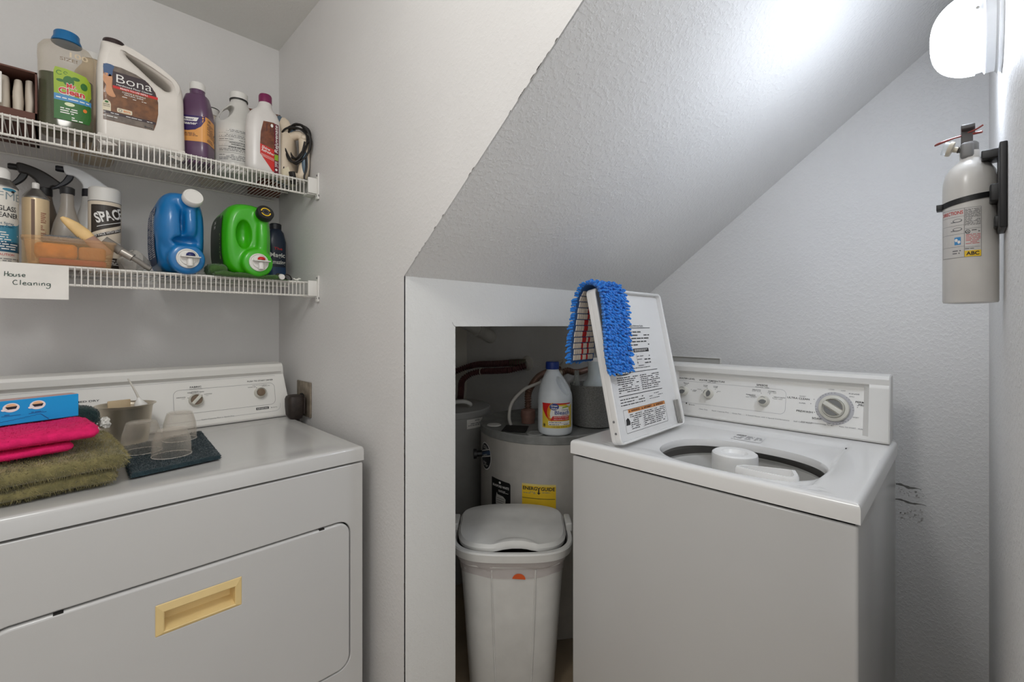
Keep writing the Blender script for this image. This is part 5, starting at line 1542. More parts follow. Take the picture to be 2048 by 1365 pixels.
t = press_jug('green_jug', 'bright green detergent jug on its side with a black cap and white tap', (0.442, 1.630, ZS + .004), GRJ, PLAS, mat('button_red', (190, 24, 24), .4), .146, .248, (.038, .208), (.020, .047), BLK, 1)
L = Label(lambda u, v, l: (-.073 * max(0.05, 1 - abs((v - .120) / .1205) ** 3.2) ** (1 / 3.2) - l + .0006, u, v), .008)
GD = mat('label_dark_green', (24, 52, 18), .45)
L.poly(GD, rrect(.062, .205, .025, .205, .03), .0008)
L.rect(PAPER, .145, .165, .165, .19, .0008); L.poly(mat('label_pale_green', (140, 170, 90), .5), [(.074, .05), (.09, .06), (.09, .14), (.078, .14)], .0008); L.lines(INK, .076, .07, .088, .13, .007, seed=92, lift=.0012)
L.build('side_label', t)

t = thing('navy_bottle', 'dark navy bottle with white and red lettering behind the green jug', 'bottle', (0.598, 1.905, ZS))
RN = [(0, .030, .028, 3, 0, 0), (.005, .035, .031, 3, 0, 0), (.17, .035, .031, 3, 0, 0), (.205, .028, .026, 2.5, 0, 0), (.222, .018, .018, 2, 0, 0)]
g = G(mat('navy_plastic', (26, 38, 58), .35)); g.loft(RN, 36); g.build('bottle', t)
g = G(NAVY); g.lathe([(.021, .218), (.021, .238), (.018, .241), (0, .241)], 28); g.build('cap', t)
L = Label(front_map(RN), .005)
L.text(RED, 'The', .0, .136, .010, .03, .0008, .01, align='c'); L.text(WHT, 'Magic', -.001, .108, .017, .054, .0009, .02, align='c'); L.text(WHT, 'Amazing', -.001, .082, .015, .058, .0009, .02, align='c'); L.rect(mat('label_mid_blue', (36, 70, 110), .4), -.03, .03, .03, .07, .0006)
L.build('label', t)

def cloth(g, x0, x1, y0, y1, z0, z1, nx=26, ns=28, e=4.0, amp=.004, seed=0, freq=14, er=None):
    """one folded layer: flattened rounded slab with soft bumps"""
    er = er or (z1 - z0) * .5
    hy, hz, cy, cz = (y1 - y0) / 2, (z1 - z0) / 2, (y0 + y1) / 2, (z0 + z1) / 2
    vs = []; fs = []
    ends = [er * (1 - math.cos(PI / 2 * q / 7)) for q in range(8)]
    XS = [x0 + e_ for e_ in ends] + [x0 + er + (x1 - x0 - 2 * er) * q / nx for q in range(1, nx)] + [x1 - e_ for e_ in reversed(ends)]
    nx = len(XS) - 1
    for x in XS:
        d = min(x - x0, x1 - x)
        k = 1 if d >= er else math.sqrt(max(0.0, 1 - (1 - d / er) ** 2))
        k = max(k, .02)
        for j in range(ns):
            a, b = sup(hy - er * (1 - k), hz * k, e, 2 * PI * (j + .5) / ns)
            p = Vector((x, cy + a, cz + b))
            n_ = noise.noise(p * freq + Vector((seed, 0, 0))) * amp
            dx = (1 if x > (x0 + x1) / 2 else -1) * n_ if k < .9 else 0
            zz = p.z + (n_ if b > 0 else 0)
            vs.append((p.x + dx, p.y + (n_ * 1.2 if abs(a) > hy * .8 else 0), max(z0, zz)))
    for i in range(nx):
        for j in range(ns):
            q = (j + 1) % ns
            fs.append((i * ns + j, i * ns + q, (i + 1) * ns + q, (i + 1) * ns + j))
    fs.append(tuple(range(ns))[::-1]); fs.append(tuple(nx * ns + j for j in range(ns)))
    return g.add(vs, fs)
def facing(b):
    """base with outward faces, for the pile"""
    me = bpy.data.meshes.new('tmp'); me.from_pydata(b.v, [], b.f)
    bm = bmesh.new(); bm.from_mesh(me); bmesh.ops.recalc_face_normals(bm, faces=bm.faces[:]); bm.to_mesh(me); bm.free()
    o = G(); o.frommesh(me); bpy.data.meshes.remove(me); return o

t = thing('green_cloth', 'folded green cleaning cloth under the green jug', 'cloth', (0.455, 1.70, ZL + .0014))
GC = mat('cloth_green', (62, 96, 42), .9, bump=(180, .6, .002), sheen=.2)
g = G(GC); cloth(g, -.085, .105, -.055, .10, 0, .0045, 20, 24, 3, .001); cloth(g, -.126, -.070, -.050, .05, .002, .042, 14, 22, 2.6, .007, 2, 30); cloth(g, -.118, .075, -.058, -.026, .001, .017, 24, 20, 2.4, .005, 4, 34); g.build('folded_cloth', t)
bb = facing(g); g = G(GC); fuzz(g, bb, 2500, .004, .0005, .3, 9); g.build('pile', t, recalc=False)['kind'] = 'stuff'
t = thing('grey_green_cloth', 'flat grey-green cloth under the blue jug', 'cloth', (0.225, 1.735, ZL + .0014))
g = G(mat('cloth_grey_green', (74, 88, 76), .9, bump=(180, .6, .002))); cloth(g, -.062, .075, -.066, .06, 0, .0055, 20, 24, 3, .0015); g.build('folded_cloth', t)
t = thing('small_vial', 'small dark vial with a white cap lying right of the green jug', 'vial', (0.536, 1.655, ZS + .012))
g = G(mat('vial_brown', (72, 64, 56), .4)); g.T = Matrix.Rotation(math.radians(100), 4, 'X'); g.lathe([(.006, -.03), (.009, -.026), (.009, .006), (0, .006)], 16); g.build('vial_body', t)
g = G(PLAS); g.T = Matrix.Rotation(math.radians(100), 4, 'X'); g.lathe([(.0095, .005), (.0095, .015), (.008, .017), (0, .017)], 16); g.build('cap', t)
t = thing('hair_tie', 'black ring standing at the right end of the lower shelf', 'ring', (0.566, 1.672, ZS + .012))
g = G(CORD); g.T = Matrix.Rotation(math.radians(70), 4, 'X') @ Matrix.Rotation(.5, 4, 'Y'); g.tube(circ3 := [(0.015 * math.cos(2 * PI * i / 16), .011 * math.sin(2 * PI * i / 16), 0) for i in range(17)], .0022, 7, 3); g.build('band', t)
t = thing('folded_tag', 'crumpled white paper tag at the right end of the lower shelf', 'tag', (0.594, 1.676, ZS))
g = G(PAPER); g.grid(lambda a, b: (-.014 + .028 * a, -.008 + .016 * b, .004 + .012 * abs(a - .5) + .006 * noise.noise(Vector((a * 4, b * 4, 1))) + .004 * b), 10, 6); g.build('tag_paper', t, smooth_deg=20)
# ------------------------------------------------------------------ things on the dryer
ZD = DZ + .0005
OLV = mat('towel_olive', (132, 122, 78), .95, bump=(120, .8, .003), sheen=.3, rgb2=(104, 98, 62), var=(40, .1)); OLV2 = mat('towel_olive_pile', (150, 138, 88), .95, sheen=.3, rgb2=(112, 106, 70), var=(60, .1))
t = thing('olive_towel', 'thick olive green bath towel folded at the bottom of the pile on the dryer', 'towel', (0, 0, ZD), 0)
g = G(OLV)
g.T = Matrix.Rotation(math.radians(4), 4, 'Z')
cloth(g, -.22, .178, 1.274, 1.60, 0, .032, 40, 44, 4, .006, 1)
cloth(g, -.22, .198, 1.268, 1.61, .025, .073, 40, 44, 3.4, .006, 5)
g.T = None
g.build('folded_towel', t)
bb = facing(g); g = G(OLV2); fuzz(g, bb, 46000, .0075, .0005, .25, 11); g.build('pile', t, recalc=False)['kind'] = 'stuff'
PK = mat('towel_pink', (224, 18, 100), .9, bump=(260, .5, .002), rgb2=(204, 10, 88), var=(80, .1))
t = thing('pink_towel', 'hot pink fleece folded between the olive towel and the blue box', 'towel', (0, 0, ZD + .0745), 0)
g = G(PK); g.T = Matrix.Rotation(math.radians(8), 4, 'Z')
cloth(g, -.16, .205, 1.292, 1.475, 0, .026, 34, 36, 3.2, .004, 3, 18)
cloth(g, -.16, .245, 1.284, 1.49, .021, .053, 34, 36, 3.0, .005, 8, 18)
g.build('folded_towel', t)
bb = facing(g); g = G(PK); fuzz(g, bb, 5000, .003, .0004, .2, 12); g.build('pile', t, recalc=False)['kind'] = 'stuff'
t = thing('blue_box', 'flat bright blue carton lying on the pink fleece', 'box', (-.086, 1.432, ZD + .130), 17)
BB = mat('box_blue', (0, 152, 218), .45); BBD = mat('box_blue_print', (10, 84, 150), .5)
g = G(BB, mat('box_top_pink', (196, 160, 156), .5)); g.rbox(-.118, .118, -.018, .018, 0, .051, .001, 1); g.use(g.mats[1]); g.box(-.116, .116, -.0165, .0165, .0511, .0516)
cb = g.build('carton', t, smooth_deg=0)
L = Label(lambda u, v, l: (u, -.018 - l, v), .01)
for u in (.010, .050, -.035):
    L.disc(WHT, u, .036, .0125, .0095, .0004); L.disc(mat('print_peach', (232, 186, 140), .5), u, .039, .008, .005, .0007); L.poly(NAVY, [(u - .009, .038), (u + .009, .0385), (u + .007, .033), (u - .005, .0325)], .001); L.disc(WHT, u - .011, .032, .004, .0025, .0011)
    L.rect(BBD, u - .014, .0185, u + .014, .0195, .0004); L.lines(BBD, u - .010, .0205, u + .010, .024, .0035, seed=int(u * 1000) + 99, lift=.0004)
for i in range(14):
    a = i / 14; z = lambda q: .004 + .012 * q ** 1.5
    L.rect(BBD, -.06 + .115 * a, z(a), -.06 + .115 * (a + 1 / 14) , z(a) + .0008, .0004)
L.poly(BBD, [(.053, .0165), (.056, .0155), (.068, .003), (.067, .002), (.055, .0145)], .0004)
L.build('print', cb)
t = thing('teal_washcloth', 'dark teal washcloth rolled up behind the blue box', 'cloth', (.040, 1.575, ZD + .0735), 10)
TEAL = mat('cloth_teal', (30, 58, 56), .95, bump=(200, .8, .003), sheen=.25, rgb2=(20, 44, 46), var=(60, .1))
g = G(TEAL); cloth(g, -.07, .034, -.035, .035, 0, .062, 18, 24, 2.2, .006, 6, 25, .03); g.build('rolled_cloth', t)
bb = facing(g); g = G(TEAL); fuzz(g, bb, 2500, .0035, .0005, .2, 13); g.build('pile', t, recalc=False)['kind'] = 'stuff'
t = thing('tissue', 'crumpled white tissue between the teal washcloth and the steel bowl', 'tissue', (.083, 1.580, ZD + .072))
g = G(PAPER)
def tis(a, b):
    th = 2 * PI * a; ph = PI * b
    q = 1 + .4 * noise.noise(Vector((math.cos(th) * 3, math.sin(th) * 3, ph * 2)))
    return (.013 * q * math.sin(ph) * math.cos(th), .018 * q * math.sin(ph) * math.sin(th), max(0, .013 - .014 * q * math.cos(ph)))
g.grid(tis, 20, 12); g.build('tissue_paper', t, smooth_deg=15)
t = thing('steel_bowl', 'dented stainless steel bowl with a flared rim by the dryer console', 'bowl', (.136, 1.706, ZD))
g = G(mat('bowl_steel', (206, 196, 178), .32, .85, bump=(12, .25, .01)))
pr = [(0, .001), (.045, 0), (.050, .003), (.053, .02), (.057, .06), (.061, .104), (.064, .1085), (.069, .111), (.0695, .1125), (.066, .1125), (.0615, .109), (.059, .103), (.055, .06), (.051, .02), (.046, .006), (0, .004)]
g.lathe(pr, 56, (0, 0, 0), False); g.build('bowl_body', t)
t = thing('paper_sachet', 'tan paper sachet standing inside the steel bowl', 'sachet', (.122, 1.716, ZD + .006), 12)
g = G(mat('sachet_tan', (198, 176, 142), .7)); g.rbox(-.026, .026, -.003, .003, 0, .118, .002, 2); g.build('paper', t)
t = thing('white_scoop', 'white plastic scoop with a long thin handle standing in the bowl', 'scoop', (.166, 1.692, ZD + .006))
g = G(PLAS); g.T = Matrix.Translation((.002, 0, .078)); g.loft([(.0, .010, .010, 2, 0, 0), (.026, .016, .014, 2, 0, 0), (.040, .006, .006, 2, -.004, .0), (.046, .004, .004, 2, -.005, 0)], 20); g.build('scoop_bowl', t)
g = G(mat('scoop_grey', (206, 200, 190), .4)); g.tube([(.010, 0, .02), (.006, 0, .09), (-.004, .0, .125), (-.014, .003, .152), (-.026, .006, .180)], lambda q: .0045 - .0028 * q, 10, 4); g.build('handle', t)
# teal cloth with three upturned cups
t = thing('teal_hand_towel', 'dark teal hand towel spread on the dryer under three clear cups', 'towel', (0, 0, ZD))
Q = [Vector((.112, 1.306, 0)), Vector((.291, 1.338, 0)), Vector((.314, 1.690, 0)), Vector((.205, 1.70, 0)), Vector((.122, 1.61, 0))]
Qp = [(.112, 1.306), (.291, 1.338), (.314, 1.690), (.118, 1.610)]
TT = mat('towel_teal', (34, 56, 62), .95, bump=(150, .8, .003), sheen=.2, rgb2=(24, 44, 50), var=(50, .1))
g = G(TT)
def tq(a, b, top):
    p = (Vector(Qp[0] + (0,)).lerp(Vector(Qp[1] + (0,)), a)).lerp(Vector(Qp[3] + (0,)).lerp(Vector(Qp[2] + (0,)), a), b)
    if not top: return (p.x, p.y, 0)
    e = min(a, 1 - a) * .19; f = min(b, 1 - b) * .36
    d = min(e, f); r = .005
    q = math.sqrt(max(0, 1 - (1 - min(1, d / r)) ** 2))
    return (p.x, p.y, .0098 * q + (.0012 * noise.noise(p * 60)) * q)
AA = [0, .006, .014, .026] + [.026 + .948 * i / 24 for i in range(1, 24)] + [.974, .986, .994, 1]
na = len(AA)
vs = [tq(a, b, True) for b in AA for a in AA]
fs = [(j * na + i, j * na + i + 1, (j + 1) * na + i + 1, (j + 1) * na + i) for j in range(na - 1) for i in range(na - 1)]
g.add(vs, fs); g.build('spread_towel', t)
bb = facing(g); bb.f = [f for f in bb.f]
if sum(1 for f in bb.f[:50] if (Vector(bb.v[f[1]]) - Vector(bb.v[f[0]])).cross(Vector(bb.v[f[2]]) - Vector(bb.v[f[0]])).z < 0) > 25: bb.f = [f[::-1] for f in bb.f]
g = G(TT); fuzz(g, bb, 9000, .0035, .0005, .0, 14); g.build('pile', t, recalc=False)['kind'] = 'stuff'
CUPM = clear('cup_clear', (226, 218, 206), .03, .08)
def cup(label, x, y, R_, H_, rz):
    t = thing('clear_cup', label, 'cup', (x, y, ZD + .0104), rz, 'upturned clear cups on the dryer')
    k = H_ / .076
    g = G(CUPM)
    g.lathe([(R_, 0), (R_ * .985, .012 * k), (R_ * .955, .042 * k), (R_ * .93, .046 * k), (R_ * .80, .066 * k), (R_ * .74, .074 * k), (R_ * .66, .0755 * k), (R_ * .55, .0725 * k), (0, .0720 * k)], 48, (0, 0, 0), False)
    g.lathe([(0, .0705 * k), (R_ * .56, .0705 * k), (R_ * .70, .072 * k), (R_ * .775, .066 * k), (R_ * .905, .046 * k), (R_ * .93, .041 * k), (R_ * .96, .012 * k), (R_ * .97, 0)], 48, (0, 0, 0), False)
    g.build('cup_body', t)
    g = G(clear('cup_rim_clear', (236, 232, 224), .4, .08)); 
    g.tube([(R_ * .987 * math.cos(2 * PI * i / 40), R_ * .987 * math.sin(2 * PI * i / 40), .0012) for i in range(41)], .0012, 6, 0, False)
    g.build('rim', t)
cup('clear upturned cup on the teal towel, nearest the olive towel', .152, 1.515, .043, .080, 0)
cup('clear upturned cup nearest the front edge of the dryer', .202, 1.420, .042, .068, 40)
cup('clear upturned cup at the back, nearest the dryer console', .246, 1.600, .041, .080, 80)

# ------------------------------------------------------------------ mop pad over the washer lid
t = thing('mop_pad', 'blue chenille mop pad draped over the top corner of the open washer lid', 'mop pad', (0, 0, 0))
path = smooth([(0, .861, 1.138), (0, .856, 1.20), (0, .845, 1.26), (0, .833, 1.325), (0, .818, 1.355), (0, .803, 1.3695), (0, .785, 1.3735), (0, .768, 1.3685), (0, .7555, 1.356), (0, .7445, 1.325), (0, .731, 1.26), (0, .7165, 1.19), (0, .702, 1.118)], 6)
PL = [0.0]
for i in range(1, len(path)): PL.append(PL[-1] + (path[i] - path[i - 1]).length)
def onp(s_):
    i = 1
    while i < len(PL) - 1 and PL[i] < s_: i += 1
    f = (s_ - PL[i - 1]) / max(1e-9, PL[i] - PL[i - 1])
    p = path[i - 1].lerp(path[i], f); d = (path[i] - path[i - 1]).normalized()
    nrm = Vector((0, -d.z, d.y))          # left of travel
    return p, d, -nrm if nrm.z < 0 and .45 < s_ / PL[-1] < .55 else nrm
tot = PL[-1]
p_, d_, n_ = onp(tot * .5)
sgn = 1 if n_.z > 0 else -1
def frame(s_):
    i = 1
    while i < len(PL) - 1 and PL[i] < s_: i += 1
    f = (s_ - PL[i - 1]) / max(1e-9, PL[i] - PL[i - 1])
    d = (path[i] - path[i - 1]).normalized()
    return path[i - 1].lerp(path[i], f), d, Vector((0, -d.z, d.y)) * (1 if Vector((0, -onmid.z, onmid.y)).z > 0 else -1)
onmid = d_
PX0, PX1 = 1.108, 1.234
CB = mat('chenille_blue', (36, 134, 222), .8, sheen=.3, rgb2=(22, 108, 198), var=(90, .1)); CBB = mat('pad_backing_blue', (40, 84, 140), .9)
def xr(s_):
    q = s_ / tot
    b = 1 - .10 * max(0, (abs(q - .5) - .38) / .12)
    c = (PX0 + PX1) / 2 + .008 * (1 - sst(.3, .5, q)) - .036 * sst(.55, 1.0, q)
    w = (PX1 - PX0) / 2 * b
    return c - w, c + w
g = G(CBB)
def bk(a, b, off):
    s_ = tot * b; p, d, nn = frame(s_); x0, x1 = xr(s_)
    return (x0 + (x1 - x0) * a, p.y + nn.y * off, p.z + nn.z * off)
g.grid(lambda a, b: bk(a, b, .004), 10, 60); g.grid(lambda a, b: bk(a, b, 0.0), 10, 60)
for a_ in (0, 1): g.grid(lambda a, b: bk(a_, b, .004 * a), 1, 60)
for b_2 in (0, 1): g.grid(lambda a, b: bk(a, b_2, .004 * b), 10, 1)
g.build('backing', t)
g = G(CB)
RC = random.Random(21)
s_ = .003
row = 0
while s_ < tot - .002:
    x0, x1 = xr(s_)
    x = x0 - .001 + (.0035 if row % 2 else 0)
    while x < x1 + .001:
        p, d, nn = frame(s_ + RC.uniform(-.001, .001))
        dr = Vector((RC.uniform(-.45, .45), 0, -.35)) + nn + d * RC.uniform(-.3, .3)
        if x < x0 + .006: dr.x -= .6
        if x > x1 - .006: dr.x += .6
        dr.normalize()
        A = Vector((x, p.y, p.z)) + nn * .003; ln = RC.uniform(.012, .019)
        B = A + dr * ln * .6 + nn * .001; C_ = A + dr * ln + Vector((0, 0, -.0025))
        if s_ > tot * .56: pass
        g.tube([tuple(A), tuple(B), tuple(C_)], lambda q: .0040 if q < .8 else .0025, 6, 0)
        x += .0086
    s_ += .0088; row += 1
g.build('chenille_pile', t)['kind'] = 'stuff'
LNW = mat('lining_white', (206, 196, 184), .9, bump=(200, .6, .002)); LNR = mat('lining_red', (176, 30, 34), .9)
g = G(LNW)
k = 0
s_ = .006
while s_ < tot * .40:
    x0, x1 = xr(s_)
    nxc = 11
    for i in range(nxc):
        xa_ = x0 + .006 + (x1 - x0 - .012) * i / nxc + (.003 if k % 2 else 0); xb_ = xa_ + (x1 - x0 - .012) / nxc - .0014
        p, d, nn = frame(s_); p2, _, _ = frame(min(tot, s_ + .0165))
        red = (i == 4 and k < 7) or (i == 7 and k < 4) or (i == 5 and 3 <= k < 9)
        g.use(LNR if red else LNW)
        h = .0035
        q = [Vector((xa_, p.y, p.z)), Vector((xb_, p.y, p.z)), Vector((xb_, p2.y, p2.z)), Vector((xa_, p2.y, p2.z))]
        c = sum(q, Vector()) / 4
        o1 = [v - nn * .0005 for v in q]; o2 = [c + (v - c) * .78 - nn * h for v in q]
        g.add([tuple(v) for v in o1 + o2], [(4, 5, 6, 7), (0, 1, 5, 4), (1, 2, 6, 5), (2, 3, 7, 6), (3, 0, 4, 7)])
    s_ += .0185; k += 1
g.build('terry_lining', t)

# ------------------------------------------------------------------ trash can
t = thing('trash_can', 'white plastic trash can with a hinged lid standing in the nook opening', 'trash can', (1.138, 1.138, 0.001), -45)
TC = mat('trash_white', (214, 213, 209), .4)
g = G(TC)
TR = [(0, .142, .112, 3.6, 0, 0), (.006, .146, .116, 3.6, 0, 0), (.30, .166, .134, 3.6, 0, 0), (.470, .179, .147, 3.6, 0, 0), (.4705, .186, .154, 3.6, 0, 0), (.496, .189, .156, 3.6, 0, 0)]
g.loft(TR, 64)
for sx in (-.062, .072):
    g.tube([(sx * .84, -.1165, .02), (sx, -.134 - .0005, .30), (sx * 1.06, -.1465, .462)], .0028, 8, 3)
g.build('can_body', t)
g = G(TC)
g.loft([(.493, .190, .157, 3.4, 0, 0), (.496, .206, .172, 3.2, 0, 0), (.520, .209, .175, 3.2, 0, 0), (.525, .206, .172, 3.2, 0, 0), (.525, .194, .160, 3.2, 0, 0), (.51, .190, .157, 3.2, 0, 0)], 72, False)
rim = g.build('rim', t)
g = G(clear('liner_film', (214, 206, 204), .5, .3))
def liner(a, b):
    th = 2 * PI * a
    z = .498 - .062 * b - .004 * math.sin(th * 5 + b * 3)
    r = ring_at(TR, z)
    x, y = sup(r[1] + .0016 + .0022 * (noise.noise(Vector((math.cos(th) * 3, math.sin(th) * 3, b * 5))) + .5), r[2] + .0016 + .0022 * (noise.noise(Vector((math.cos(th) * 3, math.sin(th) * 3, b * 5))) + .5), 3.4, th)
    return (x, y, z)
g.grid(liner, 90, 8); lab(g.build('liner_cuff', t), 'thin white bag edge folded over the body')
fmT = front_map(TR)
L = Label(fmT, .006); L.disc(mat('sticker_orange', (218, 92, 36), .5), .022, .4315, .0215, .020, .005, 20, 0, 180); lab(L.build('sticker', t), 'half-round orange sticker')
g = G(DARK); g.loft([(.500, .186, .153, 3.4, 0, 0), (.512, .190, .157, 3.2, 0, 0)], 60); lab(g.build('lid_gap_shade', t), 'dark slab painted in for the shade under the lid')  # dark slab stands in for the shade inside the can
g = G(TC)
def lidz(x, y):
    return .560 + .008 * sst(.0, .12, y) - .012 * (abs(x) / .19) ** 2.5 - .016 * sst(.0, -.17, y) - .010 * sst(.08, .17, y)
NLA, NLR = 96, 22
vs = []; fs = []
def lido(th):
    x, y = sup(.187, .156, 3.0, th)
    # finger scoop bitten out of the front edge
    if y < 0: y += .014 * math.exp(-((x - .012) / .05) ** 4)
    if y > 0: x *= 1.0 + .06 * sst(.02, .10, y) * (1 - sst(.12, .16, y)); 
    return x, y
for r_ in range(NLR + 1):
    k = r_ / NLR
    for i in range(NLA):
        x, y = lido(2 * PI * i / NLA); x *= k; y *= k
        z = lidz(x, y)
        e = (1 - k)
        z -= .010 * (1 - min(1, e / .05)) ** 2
        d = math.hypot((x - .012) / .078, (y + .165) / .052)
        z += .007 * (1 - sst(.88, 1.04, d)) * (.4 + .6 * sst(-.16, -.118, y))
        vs.append((x, y, z))
for r_ in range(NLR):
    for i in range(NLA):
        j = (i + 1) % NLA
        fs.append((r_ * NLA + i, r_ * NLA + j, (r_ + 1) * NLA + j, (r_ + 1) * NLA + i))
o_ = len(vs)
for i in range(NLA):
    x, y = lido(2 * PI * i / NLA); vs.append((x * .99, y * .99, vs[NLR * NLA + i][2] - .012))
for i in range(NLA):
    j = (i + 1) % NLA
    fs.append((NLR * NLA + i, NLR * NLA + j, o_ + j, o_ + i))
g.add(vs, fs)
lidc = g.build('lid', t, weld=True)
for sx in (-1, 1):
    g = G(TC); g.rbox(sx * .203 - .012, sx * .203 + .012, .0, .085, .515, .548, .006); g.build('lid_hinge', t)

# ------------------------------------------------------------------ water heater in the nook
HX, HY, HR, HT = 1.60, 1.373, .306, .811
t = thing('water_heater', 'grey cylindrical water heater inside the nook behind the trash can', 'water heater', (HX, HY, 0.001))
HG = mat('heater_grey', (172, 168, 161), .45, var=(20, .03)); HGT = mat('heater_top_grey', (134, 135, 132), .5, var=(18, .12))
g = G(HG); g.lathe([(HR - .004, 0), (HR - .002, .004), (HR - .002, HT - .034), (HR - .003, HT - .032)], 88, (0, 0, 0), True); g.build('jacket', t)
g = G(HGT); g.lathe([(HR - .001, HT - .036), (HR + .001, HT - .034), (HR + .001, HT - .006), (HR - .003, HT - .001), (HR - .012, HT - .001), (HR - .02, HT - .003), (0, HT - .002)], 88)
g.use(mat('dust_specks', (176, 178, 178), .7)); RQ = random.Random(8)
for _ in range(60):
    a = RQ.uniform(3.3, 5.2); r_ = HR * RQ.uniform(.55, .94); x, y = r_ * math.cos(a), r_ * math.sin(a); s_ = RQ.uniform(.0008, .003)
    z = HT - .0007
    g.add([(x, y, z), (x + s_ * 2, y + s_ * .3, z), (x + s_ * 1.6, y + s_, z), (x + s_ * .3, y + s_ * 1.2, z)], [(0, 1, 2, 3)])
top_ = g.build('top_cap', t)
def hmap(deg): return cyl_map(HR - .002, a0=deg)
L = Label(hmap(214.7), .012); A0 = 214.7
def uu(deg): return math.radians(deg - A0) * (HR - .002)
L.rect(YEL, uu(201.8), .50, uu(227.6), .618, .0008); L.rect(mat('label_yellow_pale', (226, 206, 120), .5), uu(201.8), .6105, uu(227.6), .618, .0012)
L.text(INK, 'ENERG', uu(201.8) + .004, .594, .013, .058, .0016, .03); L.text(INK, 'GUIDE', uu(227.6) - .004, .594, .013, .055, .0016, .03, align='r'); L.text(INK, 'Y', 0.0005, .590, .017, None, .0017, .02, align='c')
L.poly(INK, [(-.002, .597), (.003, .597), (.003, .585), (.008, .585), (.0005, .577), (-.007, .585), (-.002, .585)], .0016); L.lines(INKG, uu(203), .578, -.012, .590, .005, seed=95, lift=.0014); L.lines(INKG, .014, .582, uu(226), .590, .005, seed=96, lift=.0014); L.rect(INK, uu(202), .56, uu(227), .562, .0014)
L.build('energy_label', t)
L = Label(hmap(A0), .012)
L.rect(mat('plate_pale', (176, 172, 164), .5), uu(171), .40, uu(196.9), .636, .0012); L.rect(HG, uu(171.4), .401, uu(196.5), .632, .0016)
L.poly(mat('plaque_black', (20, 20, 20), .4), [(uu(171.6), .42), (uu(192), .42), (uu(192), .600), (uu(191), .606), (uu(173), .612), (uu(171.6), .612)], .0024)
L.text(WHT, 'BRADFORD WHITE', (uu(172.5) + uu(191.5)) / 2, .578, .0095, .092, .0032, .02, align='c'); L.lines(WHT, uu(180), .560, uu(190), .57, .005, seed=97, lift=.003)
L.disc(WHT, uu(181.5), .598, .006, .005, .003, 12); 
L.poly(mat('plaque_grey', (200, 198, 192), .5), [(uu(177), .505), (uu(187), .505), (uu(187.5), .535), (uu(185), .545), (uu(179), .548), (uu(178), .556), (uu(177), .53)], .003)
for q in range(3): L.rect(MATS['plaque_black'], uu(178), .515 + q * .009, uu(186.5), .5165 + q * .009, .0036)
lab(L.build('brand_plaque', t), 'black plaque with white lettering')
L = Label(hmap(160), .012)
L.disc(WHT, 0, .683, .055, .060, .0008); L.disc(NAVY, 0, .683, .050, .055, .0012); L.poly(mat('sticker_steel_blue', (70, 92, 124), .5), [(-.048, .672), (.048, .70), (.046, .716), (-.046, .688)], .0016); L.poly(WHT, [(-.048, .664), (.048, .692), (.048, .697), (-.048, .669)], .002); L.poly(WHT, [(-.046, .692), (.044, .719), (.042, .723), (-.044, .697)], .002)
L.text(WHT, 'SAFETY', .0, .681, .009, .05, .0022, .02, rot=.28, align='c'); L.lines(WHT, -.025, .638, .03, .66, .005, seed=98, lift=.0018); L.lines(WHT, -.02, .712, .025, .73, .005, seed=99, lift=.0018)
lab(L.build('oval_sticker', t), 'dark blue oval safety sticker')
g = G(BLK); g.T = Matrix.Translation((math.cos(math.radians(147)) * HR, math.sin(math.radians(147)) * HR, .675)) @ Matrix.Rotation(math.radians(147), 4, 'Z') @ Matrix.Rotation(PI / 2, 4, 'Y'); g.lathe([(.014, -.006), (.014, .02), (.022, .022), (.022, .034), (0, .036)], 20); g.build('relief_valve', t)
g = G(PLAS); g.T = Matrix.Translation((1.361 - HX, 1.473 - HY, HT - .001)); g.lathe([(.032, 0), (.030, .003), (0, .004)], 24); g.build('knockout_cap', top_)
g = G(HGT); g.T = Matrix.Translation((1.371 - HX, 1.238 - HY, HT - .001)); g.lathe([(.036, 0), (.035, .004), (.030, .005), (.028, .003), (0, .003)], 28); g.build('access_disc', top_)
g = G(DARK); g.T = Matrix.Translation((1.372 - HX, 1.352 - HY, HT - .0005)) @ Matrix.Rotation(math.radians(35), 4, 'Z'); g.rbox(-.055, .055, -.05, .05, 0, .004, .002); lab(g.build('junction_plate', top_), 'dark wiring plate')
# copper pipe stub and lines feeding the heater
COP = mat('corrugated_copper', (112, 84, 70), .4, .4); BRS = mat('pipe_fitting', (176, 168, 150), .35, .5); HOSE = mat('hose_maroon', (92, 54, 54), .5); 
t = thing('flexible_water_line', 'brown corrugated water line with a metal fitting between the bleach and the pot', 'pipe', (0, 0, 0))
g = G(COP); g.tube([(1.613, 1.30, HT + .001), (1.612, 1.30, .90), (1.612, 1.302, .955)], .012, 12, 5, True, (.010, .0018)); g.tube([(1.62, 1.30, 1.036), (1.65, 1.29, 1.045), (1.69, 1.285, 1.035), (1.76, 1.30, 1.03), (1.93, 1.36, 1.03)], .013, 12, 5, True, (.010, .0018)); g.build('corrugated_tube', t)
g = G(BRS); g.lathe([(.013, 0), (.018, .004), (.018, .022), (.014, .026), (.014, .046), (.019, .05), (.019, .066), (.013, .072)], 16, (1.612, 1.302, .955)); g.tube([(1.612, 1.302, 1.02), (1.614, 1.302, 1.035), (1.63, 1.30, 1.038)], .013, 12, 3); g.build('fitting', t)
t = thing('flexible_water_line', 'brown corrugated water line rising from the heater behind the bleach jug', 'pipe', (0, 0, 0))
g = G(COP); g.tube([(1.503, 1.40, .86), (1.503, 1.40, .90), (1.53, 1.42, .95), (1.65, 1.47, 1.0), (1.80, 1.53, 1.012), (1.936, 1.56, 1.015)], .014, 12, 5, True, (.011, .002)); g.build('corrugated_tube', t)
